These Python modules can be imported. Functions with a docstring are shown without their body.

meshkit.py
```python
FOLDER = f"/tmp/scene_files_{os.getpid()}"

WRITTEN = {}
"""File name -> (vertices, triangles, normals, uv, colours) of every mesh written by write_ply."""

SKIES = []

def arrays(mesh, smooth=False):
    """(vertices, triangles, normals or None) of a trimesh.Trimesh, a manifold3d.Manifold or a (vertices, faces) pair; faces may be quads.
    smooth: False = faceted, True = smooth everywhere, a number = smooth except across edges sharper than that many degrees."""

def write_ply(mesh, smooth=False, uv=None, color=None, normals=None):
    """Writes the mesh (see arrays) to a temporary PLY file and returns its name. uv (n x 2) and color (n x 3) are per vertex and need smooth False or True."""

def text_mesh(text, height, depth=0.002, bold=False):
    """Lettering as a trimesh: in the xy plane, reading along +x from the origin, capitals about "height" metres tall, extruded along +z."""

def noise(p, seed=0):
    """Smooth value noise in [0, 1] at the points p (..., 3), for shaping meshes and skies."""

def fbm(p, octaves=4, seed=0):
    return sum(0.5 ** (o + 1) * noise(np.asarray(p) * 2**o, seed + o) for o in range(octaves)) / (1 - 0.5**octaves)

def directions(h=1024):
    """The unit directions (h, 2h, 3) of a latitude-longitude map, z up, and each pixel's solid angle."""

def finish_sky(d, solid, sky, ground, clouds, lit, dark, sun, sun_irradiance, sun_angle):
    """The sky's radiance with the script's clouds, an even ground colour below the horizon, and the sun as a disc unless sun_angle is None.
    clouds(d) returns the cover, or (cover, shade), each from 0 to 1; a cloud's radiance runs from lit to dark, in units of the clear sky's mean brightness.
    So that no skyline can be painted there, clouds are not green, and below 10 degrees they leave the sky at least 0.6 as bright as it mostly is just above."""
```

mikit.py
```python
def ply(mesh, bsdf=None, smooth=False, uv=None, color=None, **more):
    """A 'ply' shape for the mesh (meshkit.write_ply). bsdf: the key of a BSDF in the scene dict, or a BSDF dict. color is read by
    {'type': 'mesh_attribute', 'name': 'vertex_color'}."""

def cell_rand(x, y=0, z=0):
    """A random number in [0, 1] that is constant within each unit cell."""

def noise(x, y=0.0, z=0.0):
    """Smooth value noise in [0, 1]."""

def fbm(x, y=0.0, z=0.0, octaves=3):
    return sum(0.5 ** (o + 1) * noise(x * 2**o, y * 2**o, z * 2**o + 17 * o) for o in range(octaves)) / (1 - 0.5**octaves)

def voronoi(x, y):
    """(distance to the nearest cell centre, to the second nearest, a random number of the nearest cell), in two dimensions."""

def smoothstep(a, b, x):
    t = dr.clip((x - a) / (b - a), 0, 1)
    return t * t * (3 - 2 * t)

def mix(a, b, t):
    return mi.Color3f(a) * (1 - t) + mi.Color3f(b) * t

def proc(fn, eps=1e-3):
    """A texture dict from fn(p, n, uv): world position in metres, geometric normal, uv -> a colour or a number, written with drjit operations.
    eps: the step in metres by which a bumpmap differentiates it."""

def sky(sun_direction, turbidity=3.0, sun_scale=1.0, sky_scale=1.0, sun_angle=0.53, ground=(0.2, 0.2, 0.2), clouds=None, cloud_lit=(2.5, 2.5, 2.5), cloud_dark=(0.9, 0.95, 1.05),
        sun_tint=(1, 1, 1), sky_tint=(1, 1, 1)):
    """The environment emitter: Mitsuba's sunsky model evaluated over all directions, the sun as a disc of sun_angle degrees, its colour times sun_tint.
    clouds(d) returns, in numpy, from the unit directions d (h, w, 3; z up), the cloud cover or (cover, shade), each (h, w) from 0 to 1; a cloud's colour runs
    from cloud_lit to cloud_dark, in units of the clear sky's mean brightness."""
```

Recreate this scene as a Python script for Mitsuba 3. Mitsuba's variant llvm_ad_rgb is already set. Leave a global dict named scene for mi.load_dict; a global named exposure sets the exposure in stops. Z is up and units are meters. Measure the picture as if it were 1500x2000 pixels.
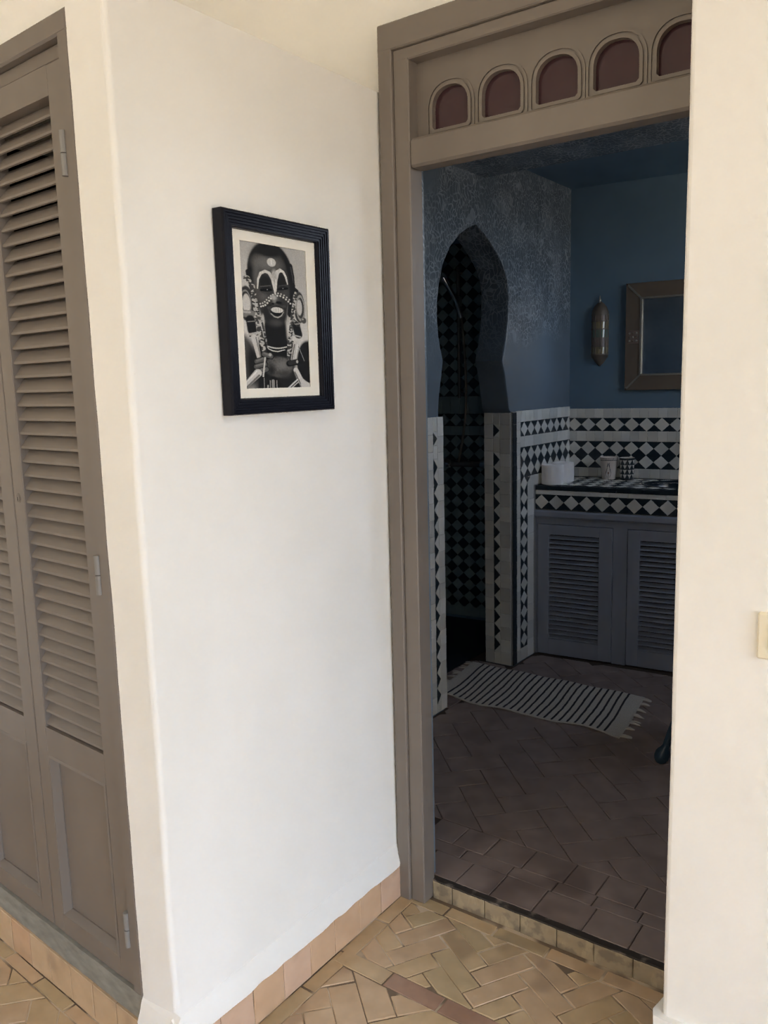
import math, random
import numpy as np, trimesh, drjit as dr, mitsuba as mi
import mikit, meshkit
from mikit import noise, fbm, voronoi, smoothstep, mix
from shapely.geometry import Polygon, box as sbox, Point
from shapely import affinity
random.seed(7); RS = np.random.RandomState(11)
T = mi.ScalarTransform4f
scene, labels = {}, {}

# ------------------------------------------------------------ camera, sky, exposure
EYE = np.array([0, 0, 1.45])
FWD = np.array([-0.58203895, 0.79848473, -0.15379462]); UP = np.array([-0.06925547, 0.1397681, 0.98775936])
scene['camera'] = {'type': 'perspective', 'fov': 50.0316, 'fov_axis': 'x', 'near_clip': 0.02, 'far_clip': 200.0,
                   'to_world': T().look_at(origin=EYE.tolist(), target=(EYE + FWD).tolist(), up=UP.tolist())}
def clouds(d):
    return 0.20 + 0.45 * meshkit.fbm(d * 3.0, 4, 3), 0.2
scene['sky'] = mikit.sky((-0.3, 0.42, 0.86), turbidity=3.5, sun_scale=1.0, sky_scale=1.0, ground=(0.15, 0.145, 0.14), clouds=clouds, cloud_lit=(1.9, 1.9, 1.9), cloud_dark=(1.2, 1.25, 1.3))
exposure = 5.3

# ------------------------------------------------------------ materials
def col(c): return {'type': 'rgb', 'value': [float(x) for x in c]}
def plain(key, c, rough=0.6, spec=0.35, metallic=0.0, two=True):
    b = {'type': 'principled', 'base_color': c if isinstance(c, dict) else col(c), 'roughness': rough, 'specular': spec, 'metallic': metallic}
    scene[key] = {'type': 'twosided', 'b': b} if two else b
    return key
def bumped(key, c, rough, spec, fn, scale=1.0, eps=1e-3):
    scene[key] = {'type': 'twosided', 'b': {'type': 'bumpmap', 'arbitrary': mikit.proc(fn, eps), 'scale': scale,
                  'b': {'type': 'principled', 'base_color': c if isinstance(c, dict) else col(c), 'roughness': rough, 'specular': spec}}}
    return key
def plaster_col(p, n, uv):
    t = fbm(p.x * 3 + 1.7 * p.y, p.y * 3 - p.x, p.z * 2.2, 3)
    return mix((0.80, 0.786, 0.735), (0.835, 0.82, 0.772), smoothstep(0.3, 0.7, t))
def plaster_bump(p, n, uv):
    return 0.0016 * fbm(p.x * 14, p.y * 14, p.z * 9, 3) + 0.0007 * noise(p.x * 70, p.y * 70, p.z * 50)
bumped('wall_paint', mikit.proc(plaster_col), 0.62, 0.25, plaster_bump, 1.0, 2e-3)
plain('grey_cement', mikit.proc(lambda p, n, uv: mix((0.17, 0.165, 0.14), (0.30, 0.29, 0.25), fbm(p.x * 30, p.y * 30, p.z * 60, 3))), 0.85, 0.1)
def taupe(p, n, uv):
    t = fbm(p.x * 9, p.y * 9, p.z * 2.5, 3)
    return mix((0.160, 0.137, 0.117), (0.198, 0.171, 0.146), t)
bumped('taupe_paint', mikit.proc(taupe), 0.42, 0.4, lambda p, n, uv: 0.0006 * fbm(p.x * 90, p.y * 90, p.z * 8, 2), 1.0, 1e-3)
plain('hinge_metal', (0.20, 0.19, 0.175), 0.4, 0.5)
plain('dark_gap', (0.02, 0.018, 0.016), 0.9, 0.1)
scene['transom_glass'] = {'type': 'blendbsdf', 'weight': 0.55, 'a': {'type': 'thindielectric', 'specular_transmittance': col((0.45, 0.12, 0.16))},
                          'b': {'type': 'twosided', 'b': {'type': 'principled', 'base_color': col((0.085, 0.042, 0.050)), 'roughness': 0.08, 'specular': 0.6}}}
# terracotta tiles: a few tones
def terra(a, b, stain, ks):
    def fn(p, n, uv):
        t = fbm(p.x * 22 + ks, p.y * 22, p.z * 22, 4)
        s = smoothstep(0.56, 0.78, fbm(p.x * 9 + 3 * ks, p.y * 9 + 5, p.z * 9, 3))
        return mix(a, b, t) * (1 - 0.5 * s) + mi.Color3f(stain) * (0.5 * s)
    return mikit.proc(fn)
tb = lambda p, n, uv: 0.0022 * fbm(p.x * 25, p.y * 25, p.z * 25, 3) + 0.0006 * noise(p.x * 150, p.y * 150, p.z * 150)
TERRA = [bumped('terracotta_%s' % w, terra(a, b, s, k), 0.36, 0.45, tb, 1.0, 1.5e-3) for w, a, b, s, k in (
    ('ochre', (0.42, 0.30, 0.165), (0.55, 0.41, 0.25), (0.22, 0.15, 0.09), 1.0),
    ('tan', (0.44, 0.305, 0.18), (0.56, 0.41, 0.265), (0.27, 0.18, 0.115), 2.3),
    ('olive', (0.38, 0.285, 0.16), (0.49, 0.375, 0.225), (0.19, 0.145, 0.095), 4.1))]
RED = bumped('terracotta_red', terra((0.26, 0.155, 0.105), (0.37, 0.235, 0.165), (0.14, 0.09, 0.07), 6.0), 0.36, 0.45, tb, 1.0, 1.5e-3)
PINK = [bumped('terracotta_pink_%s' % w, terra(a, b, s, k), 0.4, 0.4, tb, 1.0, 1.5e-3) for w, a, b, s, k in (
    ('light', (0.50, 0.325, 0.22), (0.60, 0.425, 0.30), (0.36, 0.235, 0.14), 3.0), ('warm', (0.48, 0.305, 0.18), (0.57, 0.39, 0.25), (0.33, 0.215, 0.12), 8.0))]
def brown_floor(p, n, uv):
    t = fbm(p.x * 16, p.y * 16, 0, 4); s = smoothstep(0.5, 0.75, fbm(p.x * 7 + 9, p.y * 7, 3, 3))
    w = smoothstep(2.3, 1.85, p.y)
    return mix((0.20, 0.157, 0.142), (0.29, 0.232, 0.208), t) * (1 - 0.55 * s * w) + mi.Color3f(0.07, 0.045, 0.035) * (0.55 * s * w)
BROWN = [bumped('terracotta_brown', mikit.proc(brown_floor), 0.42, 0.35, tb, 1.0, 1.5e-3)]
plain('grout', mikit.proc(lambda p, n, uv: mix((0.17, 0.125, 0.085), (0.52, 0.42, 0.30), smoothstep(0.4, 0.62, fbm(p.x * 12, p.y * 12, p.z * 12, 3)))), 0.9, 0.1)
plain('grout_dark', (0.075, 0.058, 0.046), 0.9, 0.1)
plain('nosing_dark', mikit.proc(lambda p, n, uv: mix((0.035, 0.03, 0.026), (0.16, 0.135, 0.11), smoothstep(0.55, 0.75, fbm(p.x * 40, p.y * 40, p.z * 80, 3)))), 0.7, 0.3)  # mottled dark brown along the step edge
def riser(p, n, uv):
    a = fbm(p.x * 14, 2, p.z * 24, 4); w = smoothstep(0.5, 0.72, fbm(p.x * 55 + 4, 7, p.z * 16, 4)); k = smoothstep(0.52, 0.70, fbm(p.x * 34, 3, p.z * 30, 4))
    c = mix((0.235, 0.19, 0.125), (0.37, 0.30, 0.20), a) * (1 - 0.45 * w) + mi.Color3f(0.46, 0.385, 0.25) * (0.45 * w)
    return c * (1 - 0.55 * k) + mi.Color3f(0.15, 0.125, 0.095) * (0.55 * k)
bumped('riser_tile', mikit.proc(riser), 0.5, 0.35, tb, 1.0, 1.5e-3)
# bathroom
def tadelakt(p, n, uv):
    flat = dr.abs(n.z) > 0.7; s = dr.select(flat, p.x, p.y + p.x); t = dr.select(flat, p.y, p.z)
    wx = 1.5 * fbm(s * 16, t * 16, 1, 3); wz = 1.5 * fbm(s * 16 + 7, t * 16, 5, 3)
    a, b, c = voronoi(s * 52 + wx * 2, t * 40 + wz * 2)
    line = (1 - smoothstep(0.03, 0.30, b - a)) * (0.45 + 0.75 * noise(s * 30, t * 30))
    mask = smoothstep(0.36, 0.60, fbm(p.y * 3.1 + 4 + p.x * 3, p.z * 2.6, 3, 4)) * smoothstep(1.45, 2.0, p.z + 0.25 * noise(p.y * 5, p.z * 5))
    cl = smoothstep(0.45, 0.7, fbm(p.y * 9, p.z * 9, p.x * 9, 3))
    base = mix((0.105, 0.143, 0.178), (0.152, 0.188, 0.222), fbm(p.y * 6, p.z * 4.5, p.x * 6, 3))
    return base * (1 - 0.22 * mask) + mi.Color3f(0.15, 0.16, 0.17) * (line * mask) + mi.Color3f(0.055, 0.06, 0.065) * (cl * mask)
bumped('tadelakt', mikit.proc(tadelakt), 0.28, 0.5, lambda p, n, uv: 0.003 * fbm(p.x * 8, p.y * 8, p.z * 8, 3), 1.0, 2e-3)
bumped('tadelakt_dark', mikit.proc(lambda p, n, uv: mix((0.090, 0.155, 0.222), (0.118, 0.190, 0.258), fbm(p.x * 7, p.y * 7, p.z * 5, 3))), 0.5, 0.4, lambda p, n, uv: 0.002 * fbm(p.x * 9, p.y * 9, p.z * 9, 3), 1.0, 2e-3)
zb = lambda p, n, uv: 0.0012 * fbm(p.x * 30, p.y * 30, p.z * 30, 2)
WHITE = [bumped('zellij_white_%s' % w, c, 0.16, 0.5, zb, 1.0, 2e-3) for w, c in (('cream', (0.655, 0.65, 0.60)), ('grey', (0.58, 0.585, 0.555)), ('pale', (0.69, 0.695, 0.66)))]
SHOWER = [bumped('zellij_shower_dim', (0.20, 0.265, 0.285), 0.16, 0.5, zb, 1.0, 2e-3)]  # tile colour lowered to blue-grey to put the shower's dimness into it
BLACK = [bumped('zellij_black', (0.016, 0.026, 0.034), 0.16, 0.5, zb, 1.0, 2e-3)]
plain('zellij_grout', (0.25, 0.245, 0.225), 0.9, 0.1)
plain('vanity_blue_cast', mikit.proc(lambda p, n, uv: mix((0.235, 0.265, 0.320), (0.275, 0.305, 0.36), fbm(p.x * 30, p.y * 30, p.z * 4, 2))), 0.45, 0.4)  # taupe paint shifted to blue-grey: the bathroom's blue light is in the colour
plain('basin_black', (0.012, 0.02, 0.028), 0.15, 0.5)
plain('shower_tray', (0.012, 0.018, 0.024), 0.4, 0.4)
plain('chrome', (0.75, 0.75, 0.75), 0.12, 0.5, 1.0)
plain('paper', (0.90, 0.885, 0.86), 0.9, 0.1)
plain('old_chrome', (0.10, 0.11, 0.115), 0.35, 0.5, 0.3)
plain('stool_paint', (0.02, 0.045, 0.07), 0.4, 0.4)
plain('brass_dark', (0.15, 0.125, 0.10), 0.5, 0.4, 0.35)
plain('amber_glass', (0.20, 0.165, 0.09), 0.15, 0.6)
plain('green_glass', (0.10, 0.14, 0.11), 0.15, 0.6)
plain('bone_inlay', (0.17, 0.13, 0.11), 0.4, 0.4)
plain('nickel_strip', (0.30, 0.30, 0.27), 0.35, 0.5, 0.7)
plain('mirror_silver', (0.86, 0.88, 0.88), 0.02, 0.5, 1.0)
plain('black_lacquer', (0.004, 0.0045, 0.009), 0.35, 0.22)
plain('mount_card', (0.80, 0.775, 0.69), 0.7, 0.2)
plain('switch_plastic', (0.80, 0.73, 0.56), 0.3, 0.5)
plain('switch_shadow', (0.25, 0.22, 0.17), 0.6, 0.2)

# ------------------------------------------------------------ mesh helpers
def numbered(key):
    if key not in scene and key not in labels and not any(k.startswith(key + '__') for k in USED): return key
    i = 1
    while '%s_%03d' % (key, i) in USED or '%s_%03d' % (key, i) in scene: i += 1
    return '%s_%03d' % (key, i)
USED = set()
def put(key, mesh, bsdf, smooth=False, **kw):
    if key in scene:
        i = COUNT.get(key, 0) + 1
        while '%s_%03d' % (key, i) in scene: i += 1
        COUNT[key] = i; key = '%s_%03d' % (key, i)
    scene[key] = mikit.ply(mesh, bsdf, smooth, **kw); USED.add(key)
    return key
COUNT = {}
def tag(key, label, cat=None, group=None, kind=None):
    d = {'label': label}
    if cat: d['category'] = cat
    if group: d['group'] = group
    if kind: d['kind'] = kind
    labels[key] = d
    return key
def cat_(ms): return trimesh.util.concatenate([m for m in ms if m is not None])
def bx(x0, x1, y0, y1, z0, z1, r=0.0):
    if r <= 0:
        m = trimesh.creation.box(extents=(x1 - x0, y1 - y0, z1 - z0))
        m.apply_translation(((x0 + x1) / 2, (y0 + y1) / 2, (z0 + z1) / 2)); return m
    pts = []
    for a in (0, 1):
        for b in (0, 1):
            for c in (0, 1):
                X, Y, Z = ((x0, x1)[a], (y0, y1)[b], (z0, z1)[c]); s = [1 - 2 * q for q in (a, b, c)]
                for k in range(3):
                    P = [X + s[0] * r, Y + s[1] * r, Z + s[2] * r]; P[k] -= s[k] * r; pts.append(P)
    return trimesh.convex.convex_hull(np.array(pts))
def frame_mat(O, U, V, N):
    M = np.eye(4); M[:3, 0], M[:3, 1], M[:3, 2], M[:3, 3] = U, V, N, O; return M
def on(mesh, F):
    m = mesh.copy(); m.apply_transform(F); return m
def prism(pts, F, t0, t1, bev=0.0012, gap=0.0008, tilt=0.0, split=0.0):
    """A convex tile: polygon pts (u, v) on the frame F, from depth t0 to t1, with a chamfered top."""
    p = np.array(pts, float)
    if len(p) > 2 and np.allclose(p[0], p[-1]): p = p[:-1]
    if 0.5 * np.sum(p[:, 0] * np.roll(p[:, 1], -1) - np.roll(p[:, 0], -1) * p[:, 1]) < 0: p = p[::-1]
    c = p.mean(0); d = p - c; L = np.linalg.norm(d, axis=1, keepdims=True) + 1e-9
    a = c + d * np.maximum(1 - gap * 1.4 / L, 0.3); b = c + d * np.maximum(1 - (gap + bev) * 1.4 / L, 0.2)
    n = len(p); g = RS.uniform(-tilt, tilt, 2); e = RS.uniform(-tilt, tilt) * 0.3
    hh = lambda q: t1 + e * 0.05 + (q - c) @ g
    v = np.vstack([np.c_[a, np.full(n, t0)], np.c_[a, hh(a) - bev * 0.7], np.c_[b, hh(b)]])
    f = []
    for i in range(n):
        j = (i + 1) % n
        for k in (0, n): f += [[k + i, k + j, k + n + j], [k + i, k + n + j, k + n + i]]
    for i in range(1, n - 1): f.append([2 * n, 2 * n + i, 2 * n + i + 1])
    m = trimesh.Trimesh(v, f, process=False); m.apply_transform(F); return m
def polys(g):
    return [q for q in getattr(g, 'geoms', [g]) if q.geom_type == 'Polygon' and q.area > 0]
def cyl(p0, p1, r, sec=20, r1=None):
    p0, p1 = np.array(p0, float), np.array(p1, float)
    if r1 is None:
        return trimesh.creation.cylinder(radius=r, segment=(p0, p1), sections=sec)
    v, f = tube_arrays([p0, p1], [r, r1], sec); return trimesh.Trimesh(v, f, process=False)
def tube_arrays(pts, rad, sec=12):
    p = np.array(pts, float); t = np.gradient(p, axis=0); t /= np.linalg.norm(t, axis=1, keepdims=True) + 1e-12
    a = np.cross(t, [0.3, 0.2, 0.93]); a /= np.linalg.norm(a, axis=1, keepdims=True) + 1e-12; b = np.cross(t, a)
    an = np.arange(sec) * 2 * math.pi / sec; r = np.broadcast_to(rad, (len(p),))[:, None, None]
    v = (p[:, None] + r * (np.cos(an)[None, :, None] * a[:, None] + np.sin(an)[None, :, None] * b[:, None])).reshape(-1, 3)
    f = []
    for i in range(len(p) - 1):
        for j in range(sec):
            k = (j + 1) % sec; f += [[i * sec + j, i * sec + k, (i + 1) * sec + k], [i * sec + j, (i + 1) * sec + k, (i + 1) * sec + j]]
    n = len(v); v = np.vstack([v, p[0], p[-1]])
    for j in range(sec):
        k = (j + 1) % sec; f += [[n, k, j], [n + 1, (len(p) - 1) * sec + j, (len(p) - 1) * sec + k]]
    return v, np.array(f)
def tube(pts, rad, sec=12):
    v, f = tube_arrays(pts, rad, sec); return trimesh.Trimesh(v, f, process=False)
def lathe(prof, sec=48, arc=2 * math.pi, start=0.0):
    """Revolves (r, z) points about z; returns a trimesh with per-vertex uv kept in .metadata."""
    p = np.array(prof, float); n = len(p); an = start + np.linspace(0, arc, sec + 1)
    v = np.array([[r * math.cos(a), r * math.sin(a), z] for a in an for r, z in p])
    uv = np.array([[(a - start) / arc, k / (n - 1)] for a in an for k in range(n)])
    f = []
    for i in range(sec):
        for k in range(n - 1):
            a, b = i * n + k, (i + 1) * n + k; f += [[a, b, b + 1], [a, b + 1, a + 1]]
    m = trimesh.Trimesh(v, f, process=False); m.metadata['uv'] = uv; return m
def wobble(m, size, amp, freq, seed=0):
    """Hand-plastered unevenness: subdivides and moves the vertices by a smooth noise."""
    m = m.copy(); m.merge_vertices()
    v, f = trimesh.remesh.subdivide_to_size(m.vertices, m.faces, size, max_iter=14); m = trimesh.Trimesh(v, f); m.merge_vertices()
    P = np.array(m.vertices)
    D = np.stack([meshkit.fbm(P * freq + 13.7 * k, 3, seed + 5 * k) - 0.5 for k in range(3)], 1)
    m.vertices = P + 2 * amp * D * [1, 1, 0.5]; return m
def extr(poly, h, F=None):
    m = trimesh.creation.extrude_polygon(poly, h, engine='earcut')
    if F is not None: m.apply_transform(F)
    return m
XY = frame_mat([0, 0, 0], [1, 0, 0], [0, 1, 0], [0, 0, 1])

# ------------------------------------------------------------ the room the photograph stands in
def struct(key, mesh, bsdf, label, smooth=False):
    k = put(key, mesh, bsdf, smooth); tag(k, label, kind='structure'); return k
struct('floor', bx(-3.2, 2.4, -2.6, 1.815, -0.1, -0.0022), 'grout', 'terracotta herringbone tile floor of the front room')
struct('ceiling', bx(-3.4, 2.6, -2.8, 2.0, 3.0, 3.15), 'wall_paint', 'cream ceiling of the front room')
# pier between closet and doorway, with soft hand-rounded corner
r = 0.011; cx, cy = -1.268, 0.963
arc = [(cx - r + r * math.cos(a), cy + r - r * math.sin(a)) for a in np.linspace(0, math.pi / 2, 7)]
pier = Polygon([(cx, 1.83)] + [(cx, cy + r + 0.001)] + arc + [(-1.376, cy), (-1.376, 1.83)])
m = extr(pier, 2.162)
struct('wall_left', wobble(m, 0.05, 0.0022, 6.0, 3), 'wall_paint', 'cream plastered side wall carrying the framed portrait', 40)
SL = -0.068
def closet_y(x): return cy + SL * (x - cx)
cl = math.hypot(1, SL)
CU, CN = np.array([1, SL, 0]) / cl, np.array([SL, -1, 0]) / cl
def CF(x=0.0): return frame_mat([x, closet_y(x), 0], CU, [0, 0, 1], CN)   # u runs along the closet front, v up, depth towards the viewer
def cbox(u0, u1, v0, v1, t0, t1, r=0.0): return on(bx(u0, u1, v0, v1, t0, t1, r), CF(0.0))
k_ = cl                                      # world x to run along the front
def cu(x): return x * k_
struct('wall_front', cat_([wobble(cbox(cu(-3.2), cu(-1.30), 2.132, 2.30, -0.11, -0.001), 0.12, 0.002, 5, 5), cbox(cu(-3.2), cu(-2.15), 0, 2.132, -0.11, -0.001)]), 'wall_paint', 'cream wall over the louvered closet', 40)
W2 = Polygon([(-3.2, -0.1), (2.4, -0.1), (2.4, 3.0), (-3.2, 3.0)], [[(-1.262, -0.05), (-1.262, 2.309), (-0.41, 2.309), (-0.41, -0.05)]])
struct('wall_back', on(extr(W2, 0.026), frame_mat([0, 1.826, 0], [1, 0, 0], [0, 0, 1], [0, -1, 0])), 'wall_paint', 'cream wall around the painted door frame')
w4 = Polygon([(-0.447 + 0.009, 1.53), (-0.447 + 0.004, 1.5315), (-0.447, 1.537), (-0.413, 1.79), (-0.413, 1.80), (2.4, 1.80), (2.4, 1.53)])
struct('wall_right', wobble(extr(w4, 3.0), 0.09, 0.0016, 6, 9), 'wall_paint', 'cream wall beside the doorway carrying the light switch', 40)
struct('wall_rear', on(extr(sbox(-3.2, 0, 2.4, 3.0).difference(sbox(-2.8, 2.05, -1.05, 2.9)), 0.2), frame_mat([0, -2.6, 0], [1, 0, 0], [0, 0, 1], [0, -1, 0])), 'wall_paint', 'cream wall behind the viewer')
struct('wall_far_left', bx(-3.4, -3.2, -2.8, 2.0, 0, 3.0), 'wall_paint', 'cream wall at the left end of the room')
side = Polygon([(-2.8, 0), (2.0, 0), (2.0, 3.0), (-2.8, 3.0)], [[(-2.3, 0.0005), (1.05, 0.0005), (1.05, 2.2), (-2.3, 2.2)]])
struct('wall_far_right', on(extr(side, 0.2), frame_mat([2.4, 0, 0], [0, 1, 0], [0, 0, 1], [1, 0, 0])), 'wall_paint', 'cream wall with the open doorway to the daylight')

plain('bounce_plaster', (0.56, 0.53, 0.445), 0.8, 0.2)
struct('wall_courtyard', bx(-9, 9, -7.3, -7.0, 0, 4.6), 'bounce_plaster', 'unseen sunlit ochre wall added outside the rear window for warm bounce light')  # out of view, added to send warm light in through the rear opening

# ------------------------------------------------------------ floor tiles (herringbone with brick borders)
def herring(region, L, W, ang, off):
    k = int(round(L / W)); out = []
    a0, b0, a1, b1 = affinity.rotate(region, -ang, origin=(0, 0)).bounds
    i0, i1 = int((a0 - off[0]) / W) - k - 1, int((a1 - off[0]) / W) + k + 1; j0, j1 = int((b0 - off[1]) / W) - k - 1, int((b1 - off[1]) / W) + k + 1
    for j in range(j0, j1):
        for i in range(i0, i1):
            mm = (i - j) % (2 * k)
            q = sbox(i, j, i + k, j + 1) if mm == 0 else sbox(i, j, i + 1, j + k) if mm == 2 * k - 1 else None
            if q is None: continue
            q = affinity.rotate(affinity.translate(affinity.scale(q, W, W, origin=(0, 0)), off[0], off[1]), ang, origin=(0, 0)).intersection(region)
            out += [x for x in polys(q) if x.area > 0.08 * L * W]
    return out
def seen(c): return (-1.30 < c[0] < -0.35 and 0.85 < c[1] < 1.82) or (-2.35 < c[0] < -1.30 and c[1] > 0.55) or (-1.62 < c[0] < -1.2 and c[1] > 0.75)
far_tiles = []
def floor_piece(q, mat, z=0.0):
    pts = list(q.exterior.coords); m = prism(pts, XY, -0.008, z + RS.uniform(-0.0008, 0.0006), 0.0024, 0.0019, 0.016)
    c = q.centroid
    if seen((c.x, c.y)): put('floor__tile', m, mat)
    else: far_tiles.append(m)
tone = lambda: TERRA[RS.choice(3, p=[0.42, 0.36, 0.22])]
FX = -1.256                                    # floor line of the left baseboard
rows = [(FX, -1.215, 0.84, 1.79, 'v', 0.155), (-1.215, 0.3, 1.750, 1.792, 'h', 0.15), (-1.215, 0.3, 1.442, 1.492, 'h', 0.155)]
for x0, x1, y0, y1, way, pitch in rows:
    a = (y0, y1) if way == 'v' else (x0, x1); t = a[0] - RS.uniform(0, 0.5) * pitch if way == 'v' else a[0]
    if way == 'v': t = 1.792; cuts = [t - 0.155 * i for i in range(7)]; cuts = cuts[::-1]
    else: cuts = [x0 + (0.105 if y0 > 1.6 else 0.12) + pitch * i for i in range(-1, 11)]
    for c0, c1 in zip(cuts[:-1], cuts[1:]):
        q = (sbox(x0, c0, x1, c1) if way == 'v' else sbox(c0, y0, c1, y1)).intersection(sbox(-1.3, 0.84, 0.3, 1.8))
        for qq in polys(q): floor_piece(qq, RED if (y0 < 1.5 and way == 'h' and c0 > -1.15) or RS.rand() < 0.08 else tone())
for q in herring(sbox(-1.215, 1.492, 0.3, 1.750), 0.159, 0.053, 60, (0.013, 0.021)): floor_piece(q, tone())
front = Polygon([(-2.6, closet_y(-2.6) - 0.045), (FX, closet_y(FX) - 0.045), (-1.215, 0.9), (-1.215, 1.442), (0.3, 1.442), (0.3, -0.6), (-2.6, -0.6)])
for q in herring(front, 0.210, 0.070, 49, (0.03, 0.052)): floor_piece(q, tone())
u = cu(-1.215)
while u > cu(-2.6):
    ln = 0.15 + RS.uniform(-0.01, 0.01); P = CF(0.0) @ np.array([[u, 0, 0.012, 1], [u - ln, 0, 0.012, 1], [u - ln, 0, 0.0435, 1], [u, 0, 0.0435, 1]]).T
    q = Polygon([(P[0, i], P[1, i]) for i in range(4)]); u -= ln
    floor_piece(q, tone())
fk = put('floor__tile_field', cat_(far_tiles), TERRA[1]); labels[fk] = {'label': 'more terracotta floor tiles farther out', 'kind': 'stuff'}

# ------------------------------------------------------------ baseboards
tag('baseboard_left', 'pink terracotta tile baseboard with a white plaster cap under the framed portrait', kind='structure')
cuts = [1.762, 1.662, 1.566, 1.462, 1.367, 1.270, 1.170, 1.070, 0.955]
BL = frame_mat([-1.268, 0, 0], [0, 1, 0], [0, 0, 1], [1, 0, 0])
for c1, c0 in zip(cuts[:-1], cuts[1:]):
    put('baseboard_left__tile', prism([(c0, 0), (c1, 0), (c1, 0.108), (c0, 0.108)], BL, 0, 0.0125 + RS.uniform(-.0008, .0008), 0.002, 0.0012, 0.01), PINK[RS.randint(2)])
put('baseboard_left__grout', bx(-1.268, -1.2585, 0.956, 1.765, -0.003, 0.106), 'grout')
pr = [(-1.272, 0.098), (-1.2535, 0.098), (-1.2525, 0.107), (-1.2555, 0.120), (-1.2615, 0.142), (-1.2655, 0.157), (-1.272, 0.163)]
ys = np.linspace(0.952, 1.765, 60); V = []
for i, y in enumerate(ys):
    for px, pz in pr: V.append((px + 0.0022 * (meshkit.noise(np.array([y * 40, pz * 60, 1.0])) - 0.5), y, pz + 0.006 * (meshkit.noise(np.array([y * 26, pz * 10, 4.0])) - 0.5)))
n = len(pr); Fc = []
for i in range(len(ys) - 1):
    for j in range(n - 1): a, b = i * n + j, (i + 1) * n + j; Fc += [[a, b, b + 1], [a, b + 1, a + 1]]
for e in (0, (len(ys) - 1) * n):
    for j in range(1, n - 1): Fc.append([e, e + j, e + j + 1] if e == 0 else [e, e + j + 1, e + j])
k = put('baseboard_left__plaster_cap', (np.array(V), np.array(Fc)), 'wall_paint', 40); labels[k] = {'label': 'rough white plaster cap over the tiles'}
tag('baseboard_front', 'terracotta tile baseboard with a grey cement band under the louvered closet', kind='structure')
u = cu(-1.385)
while u > cu(-2.5):
    ln = 0.098
    put('baseboard_front__tile', prism([(u - ln, 0.0), (u, 0.0), (u, 0.096), (u - ln, 0.096)], CF(0.0), -0.02, 0.012, 0.002, 0.0012, 0.01), PINK[RS.randint(2)] if RS.rand() < .5 else TERRA[1]); u -= ln
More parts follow.
